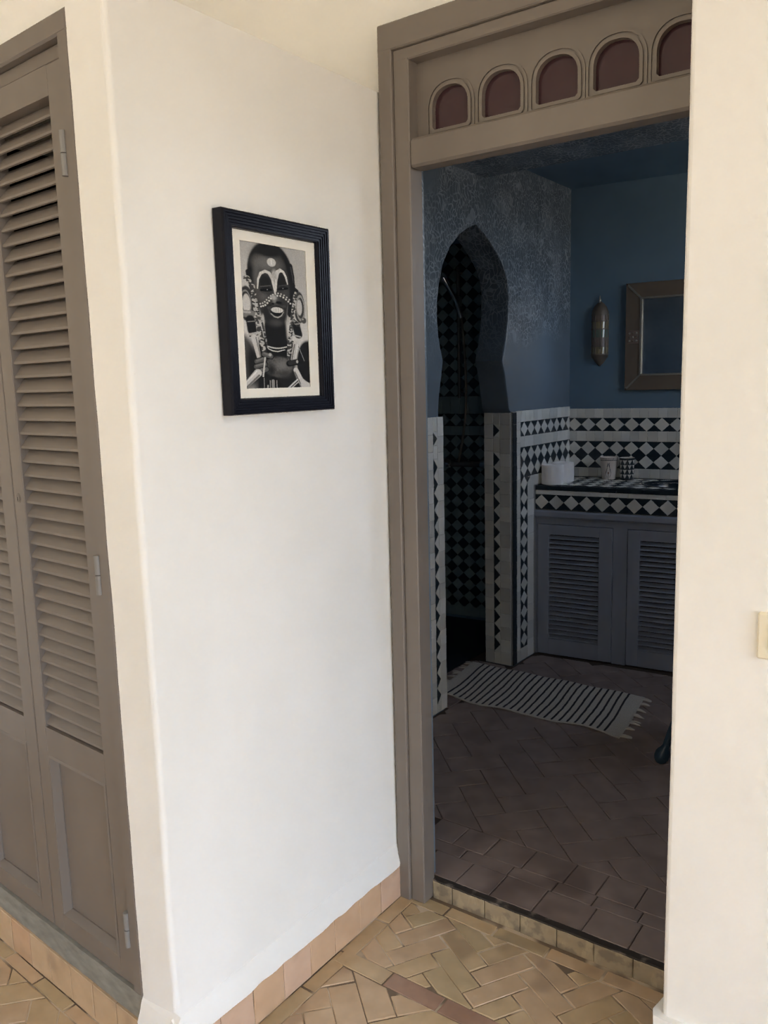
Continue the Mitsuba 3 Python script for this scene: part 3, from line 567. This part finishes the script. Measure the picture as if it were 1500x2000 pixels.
# zellij helpers
TH = 0.007
def lattice(prefix, F, region, pu, pv, u0, v0, th=TH, wk='white_diamond', bk='black_diamond', white=None):
    a0, b0, a1, b1 = region.bounds
    for half, name, mats in ((0.0, wk, white or WHITE), (0.5, bk, BLACK)):
        i0, i1 = int((a0 - u0) / pu) - 2, int((a1 - u0) / pu) + 2; j0, j1 = int((b0 - v0) / pv) - 2, int((b1 - v0) / pv) + 2
        for i in range(i0, i1 + 1):
            for j in range(j0, j1 + 1):
                c, d = u0 + (i + half) * pu, v0 + (j + half) * pv
                q = Polygon([(c - pu / 2, d), (c, d - pv / 2), (c + pu / 2, d), (c, d + pv / 2)]).intersection(region)
                for qq in polys(q):
                    if qq.area > 0.04 * pu * pv * 0.5: put(prefix + '__' + name, prism(list(qq.convex_hull.exterior.coords), F, 0, th + RS.uniform(-.0006, .0006), .0008, .0003, 0.02), mats[RS.randint(len(mats))])
def border(prefix, F, u0, u1, v0, v1, pitch, along='u', mats=None, name='white_tile', th=TH):
    mats = mats or WHITE; t = u0 if along == 'u' else v0; end = u1 if along == 'u' else v1
    while t < end - 1e-6:
        s = min(end, t + pitch * RS.uniform(0.92, 1.08))
        if end - s < 0.3 * pitch: s = end
        q = [(t, v0), (s, v0), (s, v1), (t, v1)] if along == 'u' else [(u0, t), (u1, t), (u1, s), (u0, s)]
        put(prefix + '__' + name, prism(q, F, 0, th + RS.uniform(-.0006, .0006), .0010, .0005, 0.02), mats[RS.randint(len(mats))]); t = s
def grout(prefix, F, u0, u1, v0, v1): put(prefix + '__tile_grout', on(bx(u0, u1, v0, v1, -.002, TH - .0022), F), 'zellij_grout')
B = 'wall_bathroom_back'; UE = 1.32
border(B, WF, 0, UE, 1.243, 1.293, 0.046); border(B, WF, 0, UE, 1.121, 1.175, 0.046); border(B, WF, 0, UE, 0.932, 0.981, 0.052)
lattice(B, WF, sbox(0, 1.175, UE, 1.243), 0.0755, 0.0705, 0.068 - .0378, 1.209); lattice(B, WF, sbox(0, 0.981, UE, 1.121), 0.0755, 0.070, 0.068 - .0378, 1.086)
grout(B, WF, 0, UE, 0.93, 1.292)
# shower wall: lattice under, between and above the border rows
S = 'wall_shower_back'
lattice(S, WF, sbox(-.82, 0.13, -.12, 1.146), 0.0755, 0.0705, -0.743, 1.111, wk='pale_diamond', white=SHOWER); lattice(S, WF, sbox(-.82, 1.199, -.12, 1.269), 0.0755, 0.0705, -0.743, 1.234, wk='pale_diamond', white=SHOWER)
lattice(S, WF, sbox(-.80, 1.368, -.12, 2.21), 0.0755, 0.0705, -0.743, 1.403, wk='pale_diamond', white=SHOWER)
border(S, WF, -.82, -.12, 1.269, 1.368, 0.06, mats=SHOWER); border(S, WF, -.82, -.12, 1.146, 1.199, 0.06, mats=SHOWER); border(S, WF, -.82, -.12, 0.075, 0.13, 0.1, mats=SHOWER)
grout(S, WF, -.82, -.12, 0.074, 2.21)
# arch wall dado: u = y, v = z
AF = frame_mat([XA, 0, 0], [0, 1, 0], [0, 0, 1], [1, 0, 0]); A = 'wall_bathroom_left'
border(A, AF, 3.547, 4.172, 1.252, 1.306, 0.046); border(A, AF, 3.590, 4.172, 1.130, 1.183, 0.046); border(A, AF, 3.547, 3.589, 0.06, 1.252, 0.062, 'v')
lattice(A, AF, sbox(3.590, 1.183, 4.172, 1.252), 0.0755, 0.071, 3.6275, 1.2175)
lattice(A, AF, sbox(3.590, 0.985, 4.172, 1.130).union(sbox(3.590, 0.125, 3.664, 0.986)), 0.0755, 0.0715, 3.6275, 1.0945)
border(A, AF, 3.665, 3.736, 0.06, 0.984, 0.09, 'v'); border(A, AF, 3.736, 4.172, 0.932, 0.984, 0.05); border(A, AF, 3.590, 3.664, 0.06, 0.124, 0.06, 'v')
border(A, AF, 3.507, 3.546, 0.06, 1.300, 0.066, 'v', BLACK, 'black_edge_tile', 0.009)
grout(A, AF, 3.507, 4.172, 0.06, 1.304)
# jamb of the arch, facing the viewer: u = x, v = z
JF = frame_mat([0, 3.505, 0], [1, 0, 0], [0, 0, 1], [0, -1, 0])
border(A, JF, -1.942, -1.893, 0.06, 1.300, 0.066, 'v'); border(A, JF, -1.857, -1.801, 0.06, 1.300, 0.066, 'v')
for a, b in ((1.247, 1.300), (1.113, 1.185), (0.06, 0.118)): border(A, JF, -1.892, -1.858, a, b, 0.07, 'v')
lattice(A, JF, sbox(-1.892, 1.185, -1.858, 1.247), 0.068, 0.062, -1.858, 1.185, wk='white_triangle', bk='black_triangle')
lattice(A, JF, sbox(-1.892, 0.118, -1.858, 1.113), 0.068, 0.0706, -1.858, 1.113, wk='white_triangle', bk='black_triangle')
grout(A, JF, -1.942, -1.801, 0.06, 1.298)
# near column of the arch
border(A, AF, 2.769, 2.809, 0.06, 1.312, 0.07, 'v'); border(A, AF, 2.842, 2.888, 0.06, 1.312, 0.07, 'v')
for a, b in ((1.252, 1.312), (1.142, 1.196), (0.06, 0.10)): border(A, AF, 2.810, 2.841, a, b, 0.07, 'v')
lattice(A, AF, sbox(2.810, 1.196, 2.841, 1.252), 0.062, 0.056, 2.841, 1.196, wk='white_triangle', bk='black_triangle')
lattice(A, AF, sbox(2.810, 0.10, 2.841, 1.142), 0.062, 0.0695, 2.841, 1.142, wk='white_triangle', bk='black_triangle')
grout(A, AF, 2.769, 2.888, 0.06, 1.310)

# ------------------------------------------------------------ washbasin counter and its cabinet
VF = frame_mat([XA, 3.76, 0], WU, [0, 0, 1], WN)          # front plane: u along, v up
VT = frame_mat([XA, 3.76, 0], WU, -WN, [0, 0, 1])         # top plane: u along, v away from the viewer
tag('washbasin_counter', 'black and white tiled washbasin counter under the mirror', 'counter')
basin = affinity.scale(Point(0.735, 0.215).buffer(1.0, 32), 0.245, 0.150)
slab = sbox(0.003, 0.0, 1.35, 0.4165).difference(basin)
put('washbasin_counter__slab', extr(slab, 0.118, VT @ frame_mat([0, 0, 0.806], [1, 0, 0], [0, 1, 0], [0, 0, 1])), 'zellij_grout')
lattice('washbasin_counter', VT @ frame_mat([0, 0, 0.923], [1, 0, 0], [0, 1, 0], [0, 0, 1]), sbox(0.006, 0.022, 1.34, 0.414).difference(basin.buffer(0.012)), 0.0755, 0.0755, 0.04, 0.07, th=0.006, wk='white_top_tile', bk='black_top_tile')
border('washbasin_counter', VF, 0.006, 1.34, 0.907, 0.929, 0.066, mats=BLACK, name='black_edge_tile', th=0.009)
border('washbasin_counter', VF, 0.006, 1.34, 0.884, 0.906, 0.09); lattice('washbasin_counter', VF, sbox(0.006, 0.810, 1.34, 0.884), 0.0762, 0.073, 0.037, 0.847)
for ring_ in (basin.buffer(.013).difference(basin.buffer(.001)),):
    k = put('washbasin_counter__basin_rim', extr(ring_, 0.012, VT @ frame_mat([0, 0, 0.921], [1, 0, 0], [0, 1, 0], [0, 0, 1])), 'basin_black')
bw = lathe([(1.0, 0), (0.97, -.03), (0.86, -.075), (0.6, -.115), (0.2, -.13), (0.02, -.132)], 40); bw.vertices = np.array(bw.vertices) * [0.247, 0.152, 1]
bw.apply_transform(VT @ frame_mat([0.735, 0.215, 0.930], [1, 0, 0], [0, 1, 0], [0, 0, 1])); k = put('washbasin_counter__basin', bw, 'basin_black', True); labels[k] = {'label': 'dark oval washbasin'}
tag('vanity_cabinet', 'taupe painted cabinet, blue light put into its colour, with louvered doors under the tiled washbasin counter', 'cabinet')
vb = lambda u0, u1, v0, v1, t0, t1, r=0.0: on(bx(u0, u1, v0, v1, t0, t1, r), VF)
VP = 'vanity_blue_cast'
put('vanity_cabinet__top_rail', vb(-0.012, 1.35, 0.768, 0.8055, -0.05, 0.016, 0.008), VP)
put('vanity_cabinet__body', cat_([vb(0.003, 1.35, 0.05, 0.768, -0.40, -0.030)]), 'dark_gap')  # near-black body paints in the shade between the door slats
put('vanity_cabinet__frame', cat_([vb(0.003, 0.0155, 0.056, 0.769, -0.03, 0), vb(0.0155, 1.35, 0.735, 0.769, -0.03, -0.0005), vb(0.396, 0.464, 0.056, 0.736, -0.03, 0), vb(0.85, 0.92, 0.056, 0.736, -0.03, 0)]), VP)
sv = [(-0.012, 0.0065), (-0.010, 0.0078), (0.001, -0.005), (0.001, -0.0075), (-0.002, -0.0078), (-0.012, 0.003)]
for a, b in ((0.0175, 0.394), (0.466, 0.848), (0.922, 1.30)):
    D = put('vanity_cabinet__door', cat_([vb(a, a + .058, 0.06, 0.733, -.022, .004, .002), vb(b - .066, b, 0.06, 0.733, -.022, .004, .002), vb(a + .057, b - .065, 0.683, 0.733, -.022, .0037), vb(a + .057, b - .065, 0.06, 0.142, -.022, .0037)]), VP)
    N = 22
    for i in range(N):
        zc = 0.142 + (0.541) * (i + .5) / N
        m = extr(Polygon([(-0.019, 0.0045), (-0.016, 0.0060), (0.0025, -0.0075), (0.0025, -0.0105), (-0.001, -0.0105), (-0.019, 0.001)]), b - a - .122); m.apply_transform(VF @ frame_mat([a + .0565, zc, 0.001], [0, 0, 1], [0, 1, 0], [1, 0, 0])); put(D + '__slat', m, VP)

# ------------------------------------------------------------ things on the counter
def at_top(x, y, z=0.9295): return T().translate([x, y, z])
def place(m, x, y, z=0.9295): m = m.copy(); m.apply_translation((x, y, z)); return m
roll = lathe([(0.021, 0.004), (0.023, 0), (0.052, 0.0), (0.0545, 0.002), (0.0548, 0.05), (0.0545, 0.096), (0.052, 0.0985), (0.023, 0.0985), (0.021, 0.095), (0.021, 0.004)], 44)
tag(put('toilet_roll', place(roll, -1.737, 3.832), 'paper', 40), 'white toilet paper roll at the front left corner of the tiled counter', 'toilet roll', 'toilet rolls on the counter')
tag(put('toilet_roll', place(roll, -1.733, 3.952), 'paper', 40), 'white toilet paper roll standing half hidden behind the front roll', 'toilet roll', 'toilet rolls on the counter')
def cup_cream(p, n, uv):
    a = (uv.x * 4.0 - dr.floor(uv.x * 4.0)) - 0.5; z = uv.y * 0.118 * 1.0
    x = a * 0.06
    line = 0.0
    rim = (smoothstep(.101, .1015, z) - smoothstep(.1045, .105, z)) + (smoothstep(.110, .1105, z) - smoothstep(.112, .1125, z))
    d1 = dr.abs(dr.abs(x) - (0.014 - 0.13 * dr.abs(z - 0.036) * 2.2)); k1 = (1 - smoothstep(.0006, .0016, d1)) * smoothstep(.01, .014, z) * smoothstep(.098, .09, z)
    d2 = dr.abs(dr.abs(x) - (0.004 + 0.10 * (0.085 - z))); k2 = (1 - smoothstep(.0005, .0013, d2)) * smoothstep(.035, .04, z) * smoothstep(.092, .088, z)
    st = (1 - smoothstep(.0008, .0018, dr.abs(x))) * smoothstep(.034, .028, z)
    dot = 1 - smoothstep(.004, .0055, dr.sqrt(dr.square(x) + dr.square(z - .036)))
    ink = dr.clip(rim + k1 + k2 + st, 0, 1)
    c = mix((0.66, 0.60, 0.54), (0.045, 0.05, 0.06), ink)
    return c * (1 - dot) + mi.Color3f(0.22, 0.12, 0.07) * dot
plain('cup_cream_print', mikit.proc(cup_cream), 0.2, 0.5)
def cup_tri(p, n, uv):
    r_ = uv.y * 4.6 - 0.25; row = dr.floor(r_); fz = r_ - row
    x = uv.x * 9 + 0.5 * (row - 2 * dr.floor(row / 2)) * 0; fx = dr.abs(x - dr.floor(x) - 0.5)
    ok = smoothstep(0.0, 0.03, fz * 0.5 - fx) * smoothstep(0.93, 0.90, fz) * smoothstep(-.01, .01, row + 0.5) * smoothstep(4.1, 3.9, r_)
    return mix((0.018, 0.027, 0.034), (0.62, 0.60, 0.56), ok)
plain('cup_triangle_print', mikit.proc(cup_tri), 0.2, 0.5)
def cup(key, x, y, R0, R1, h, mat, rz):
    out = lathe([(R0 - .002, 0.0005), (R0, 0.002)] + [(R0 + (R1 - R0) * t, .002 + (h - .002) * t) for t in np.linspace(.1, 1, 8)], 48)
    o = np.array(out.vertices); uv = np.array(out.metadata['uv']); uv[:, 1] = o[:, 2] / h
    out.apply_transform(trimesh.transformations.rotation_matrix(rz, (0, 0, 1)))
    put(key + '__wall', place(out, x, y), mat, True, uv=uv)
    put(key + '__inside', place(lathe([(R1, h), (R1 - .0012, h + .0012), (R1 - .003, h), (R0 - .003, .006), (0.001, .006)], 48), x, y), 'cup_inside', 40)
    put(key + '__base', place(lathe([(0.001, 0.0), (R0 - .002, 0.0), (R0 - .002, .001)], 40), x, y), 'cup_inside', 40)
plain('cup_inside', (0.62, 0.57, 0.52), 0.25, 0.5)
cup('cup', -1.562, 4.140, 0.034, 0.0445, 0.115, 'cup_cream_print', 1.10); tag('cup', 'cream tapered cup with fine painted motif beside the dark patterned cup', 'cup')
cup('cup_001', -1.472, 4.158, 0.034, 0.0385, 0.112, 'cup_triangle_print', 0.9); tag('cup_001', 'dark cup patterned with rows of white triangles', 'cup')

# ------------------------------------------------------------ mirror and wall lamp on the back wall
ku = lambda x: (x - XA) * w6
tag('wall_mirror', 'wall mirror in a wide dark metal frame with bone inlay over the washbasin', 'mirror')
m0, m1, h0, h1, mw = ku(-1.506), ku(-0.93), 1.385, 1.917, 0.078
def wp(q, t0, t1, bev=.004): return prism(q, WF, t0, t1, bev, .0004)
co, ci = [(m0, h0), (m1, h0), (m1, h1), (m0, h1)], [(m0 + mw, h0 + mw), (m1 - mw, h0 + mw), (m1 - mw, h1 - mw), (m0 + mw, h1 - mw)]
for i in range(4):
    j = (i + 1) % 4; put('wall_mirror__frame_rail', wp([co[i], co[j], ci[j], ci[i]], 0, 0.024), 'brass_dark')
    d = np.array(ci[i]) - np.array(co[i]); d = d / np.linalg.norm(d); pn = np.array([-d[1], d[0]]) * .005
    a, b = np.array(co[i]) + d * .012, np.array(ci[i]) - d * .002
    put('wall_mirror__corner_strip', wp([a - pn, b - pn, b + pn, a + pn], .022, .0275, .001), 'nickel_strip')
    e = np.array(ci[j]) - np.array(ci[i]); e = e / np.linalg.norm(e); nn = np.array([-e[1], e[0]])
    put('wall_mirror__inner_bead', wp([np.array(ci[i]) - e * .006 - nn * .006, np.array(ci[j]) + e * .006 - nn * .006, np.array(ci[j]) - e * .003 + nn * .003, np.array(ci[i]) + e * .003 + nn * .003], 0.01, .029, .001), 'nickel_strip')
put('wall_mirror__glass', on(bx(m0 + mw - .004, m1 - mw + .004, h0 + mw - .004, h1 - mw + .004, 0.002, 0.010), WF), 'mirror_silver')
um, vm = m0 + mw / 2, (h0 + h1) / 2
k = put('wall_mirror__inlay', wp([(um - .03, vm - .034), (um + .03, vm - .034), (um + .03, vm + .034), (um - .03, vm + .034)], .022, .0265, .001), 'bone_inlay'); labels[k] = {'label': 'square inlay with small studs'}
for dx in (-1, 0, 1):
    for dz in (-1, 0, 1): put('wall_mirror__inlay_stud', wp([(um + dx * .017 + .0065 * math.cos(t), vm + dz * .019 + .0065 * math.sin(t)) for t in np.arange(6) * math.pi / 3], .026, .0295, .002), 'nickel_strip' if (dx + dz) % 2 == 0 else 'brass_dark')
tag('wall_lamp', 'slim unlit half-round lantern lamp with pointed top on the dark bathroom wall', 'lamp')
LF = WF @ frame_mat([ku(-1.641), 0, 0], [1, 0, 0], [0, 0, -1], [0, 1, 0])     # x along wall, y into the wall, z up
def ll(prof, sec=18): m = lathe(prof, sec, math.pi, math.pi); m.apply_transform(LF); return m
RL = 0.043
put('wall_lamp__back_plate', on(bx(-.043, .043, -.006, 0, 1.555, 1.79), LF), 'brass_dark')
put('wall_lamp__dome', ll([(RL, 1.772), (RL * .97, 1.79), (RL * .78, 1.812), (RL * .45, 1.828), (.008, 1.838), (.003, 1.842)]), 'brass_dark', 40)
put('wall_lamp__finial', cat_([on(tube([(0, -.012, 1.834), (0, -.012, 1.846), (0, -.012, 1.855), (0, -.012, 1.872)], [.004, .0075, .005, .001], 10), LF)]), 'nickel_strip', 50)
put('wall_lamp__cup', ll([(RL, 1.572), (RL * .9, 1.556), (RL * .6, 1.535), (RL * .25, 1.520), (.002, 1.512)]), 'brass_dark', 40)
zs = [1.572, 1.612, 1.655, 1.70, 1.74, 1.772]
for z in zs: put('wall_lamp__band', ll([(RL - .002, z - .003), (RL + .0025, z - .003), (RL + .0025, z + .003), (RL - .002, z + .003)]), 'brass_dark')
for i in range(6):
    t = math.pi + math.pi * i / 5
    put('wall_lamp__rib', on(cyl((RL * math.cos(t), RL * math.sin(t), 1.572), (RL * math.cos(t), RL * math.sin(t), 1.772), .0024, 8), LF), 'brass_dark')
for r0, (za, zb_) in enumerate(zip(zs[:-1], zs[1:])):
    for i in range(5):
        m = lathe([(RL - .001, za), (RL - .001, zb_)], 4, math.pi / 5, math.pi + math.pi * i / 5); m.apply_transform(LF); put('wall_lamp__glass_pane', m, ('amber_glass', 'green_glass', 'bone_inlay')[(r0 * 2 + i * 3) % 3], True)

# ------------------------------------------------------------ shower fittings
def wpt(u, v, t): return (WF @ np.array([u, v, t, 1]))[:3]
us = ku(-2.45)
tag('shower_mixer', 'chrome shower mixer tap with curved spout on the diamond tiles', 'tap')
put('shower_mixer__body', cat_([cyl(wpt(us - .03, .985, .05), wpt(us + .155, .985, .05), .017, 18), cyl(wpt(us + .02, .985, 0), wpt(us + .02, .985, .05), .013, 14), cyl(wpt(us + .13, .985, 0), wpt(us + .13, .985, .05), .013, 14)]), 'old_chrome', 40)
put('shower_mixer__spout', tube([wpt(us - .03 + .01 * 0, .985, .05), wpt(us - .035, 1.005, .085), wpt(us - .04, 1.01, .115), wpt(us - .055, .995, .145), wpt(us - .075, .965, .165)], [.013, .0125, .012, .0115, .012], 14), 'chrome', 50)
for d in (-.035, .16): put('shower_mixer__knob', cyl(wpt(us + d, .985, .05), wpt(us + d + (.025 if d > 0 else -.02), .985, .05), .022, 16), 'chrome', 40)
tag('shower_handset', 'chrome shower handset on a slim rail with hanging hose on the diamond tiles', 'shower')
put('shower_handset__rail', cat_([cyl(wpt(us + .03, 1.36, .05), wpt(us + .03, 2.08, .05), .009, 12), cyl(wpt(us + .03, 1.40, 0), wpt(us + .03, 1.40, .05), .008, 10), cyl(wpt(us + .03, 2.05, 0), wpt(us + .03, 2.05, .05), .008, 10)]), 'old_chrome', 40)
put('shower_handset__holder', on(bx(us + .012, us + .048, 1.86, 1.92, .035, .085, .005), WF), 'old_chrome')
put('shower_handset__handle', tube([wpt(us + .06, 1.80, .075), wpt(us + .035, 1.89, .085), wpt(us - .005, 1.97, .10), wpt(us - .03, 2.02, .115)], [.012, .013, .014, .018], 14), 'chrome', 50)
c0, c1 = wpt(us - .05, 2.035, .135), wpt(us - .035, 2.06, .115)
hd = trimesh.creation.cylinder(radius=.05, height=.02, sections=30); nv = wpt(0, -.85, .6) - wpt(0, 0, 0); hd.apply_transform(trimesh.geometry.align_vectors([0, 0, 1], nv / np.linalg.norm(nv))); hd.apply_translation(c0); put('shower_handset__head', hd, 'chrome', 40)
tt = np.linspace(0, 1, 26); put('shower_handset__hose', tube([wpt(us + .06 + .05 * math.sin(t * 3.1) - .03 * t, 1.80 - .80 * t - .12 * math.sin(math.pi * t) * 0.4, .075 + .03 * math.sin(t * 3.14)) for t in tt], .007, 8), 'hinge_metal', True)

# ------------------------------------------------------------ rug on the bathroom floor
tag('rug', 'small cream rug with thin dark stripes and fringed ends on the brown floor', 'rug')
c00, c10, c11, c01 = map(np.array, ((-1.935, 2.992), (-1.068, 2.998), (-1.115, 3.445), (-1.985, 3.450)))
nu, nv_ = 90, 30; top = []; uvs = []
for j in range(nv_ + 1):
    for i in range(nu + 1):
        s, t = i / nu, j / nv_; P = (c00 * (1 - s) + c10 * s) * (1 - t) + (c01 * (1 - s) + c11 * s) * t
        e = (1 - t) ** 3; P = P + np.array([0.004 * math.sin(t * 5), 0.010 * math.sin(s * 17) * e + .006 * math.sin(s * 9 + 1) * e])
        z = ZB + 0.0065 + 0.004 * max(0, math.sin(s * 17 + 1.0)) * e + .0018 * math.sin(s * 23 + t * 7)
        top.append((P[0], P[1], z)); uvs.append((s, t))
top = np.array(top); n = len(top); W_ = nu + 1; f = []
for j in range(nv_):
    for i in range(nu): a = j * W_ + i; f += [[a, a + 1, a + W_ + 1], [a, a + W_ + 1, a + W_], [n + a, n + a + W_ + 1, n + a + 1], [n + a, n + a + W_, n + a + W_ + 1]]
edge = [i for i in range(W_)] + [j * W_ + nu for j in range(1, nv_ + 1)] + [nv_ * W_ + i for i in range(nu - 1, -1, -1)] + [j * W_ for j in range(nv_ - 1, 0, -1)]
for a, b in zip(edge, edge[1:] + edge[:1]): f += [[a, n + a, n + b], [a, n + b, b]]
rug_uv = np.vstack([uvs, uvs])
def rug_col(p, n_, uv):
    s = (uv.x - 0.075) / 0.0368 + 0.06 * noise(uv.y * 22, uv.x * 6); k = dr.floor(s + 0.5); d = dr.abs(s - k)
    on_ = (1 - smoothstep(0.11, 0.17, d)) * smoothstep(-0.6, -0.4, k) * smoothstep(23.6, 23.4, k) * smoothstep(.015, .03, uv.y)
    wv = 0.9 + 0.2 * noise(uv.x * 420, uv.y * 160)
    return mix((0.50, 0.475, 0.43), (0.035, 0.035, 0.042), on_) * wv
plain('rug_weave', mikit.proc(rug_col), 0.95, 0.05)
put('rug__field', (np.vstack([top, top - [0, 0, .0055]]), np.array(f)), 'rug_weave', True, uv=rug_uv)
plain('rug_fringe', (0.56, 0.53, 0.48), 0.95, 0.05)
for end in (0, 1):
    for q in range(7):
        ms = []
        for w in range(2):
            t = 0.04 + q * 0.15 + w * .035; t = min(t, .985); i = nu if end else 0; P = top[int(round(t * nv_)) * W_ + i].copy(); d = (1 if end else -1)
            L = RS.uniform(.032, .045); sw = RS.uniform(-.012, .012)
            ms.append(tube([P - [d * .004, 0, .002], P + [d * L * .4, sw * .4, -.0005], P + [d * L * .8, sw, -.003], P + [d * L, sw * 1.1, -.004]], [.0035, .0045, .004, .0025], 8))
        put('rug__fringe', cat_(ms), 'rug_fringe', 50)

# ------------------------------------------------------------ painted stool, its left leg in view behind the right wall
tag('stool', 'dark blue painted stool leg with a round foot at the right edge of the doorway', 'stool')
def leg(x, y, dx, dy):
    zs = np.array([0, .008, .02, .035, .05, .062, .075, .12, .25, .42, .46]); rr = [.014, .021, .026, .026, .020, .013, .013, .016, .019, .021, .021]
    return tube([(x + dx * z / .46, y + dy * z / .46, ZB + z) for z in zs], rr, 18)
sx, sy = -0.69, 2.915
for a, b in ((-1, -1), (1, -1), (1, 1), (-1, 1)): put('stool__leg', leg(sx + a * .185, sy + .105 + b * .15, -a * .15, -b * .05), 'stool_paint', 50)
put('stool__seat', bx(sx - .095, sx + .095, sy - .04, sy + .25, ZB + .455, ZB + .485, .008), 'stool_paint')
for b in (-1, 1): put('stool__stretcher', cyl((sx - .12, sy + .105 + b * .128, ZB + .2), (sx + .12, sy + .105 + b * .128, ZB + .2), .011, 12), 'stool_paint', 40)
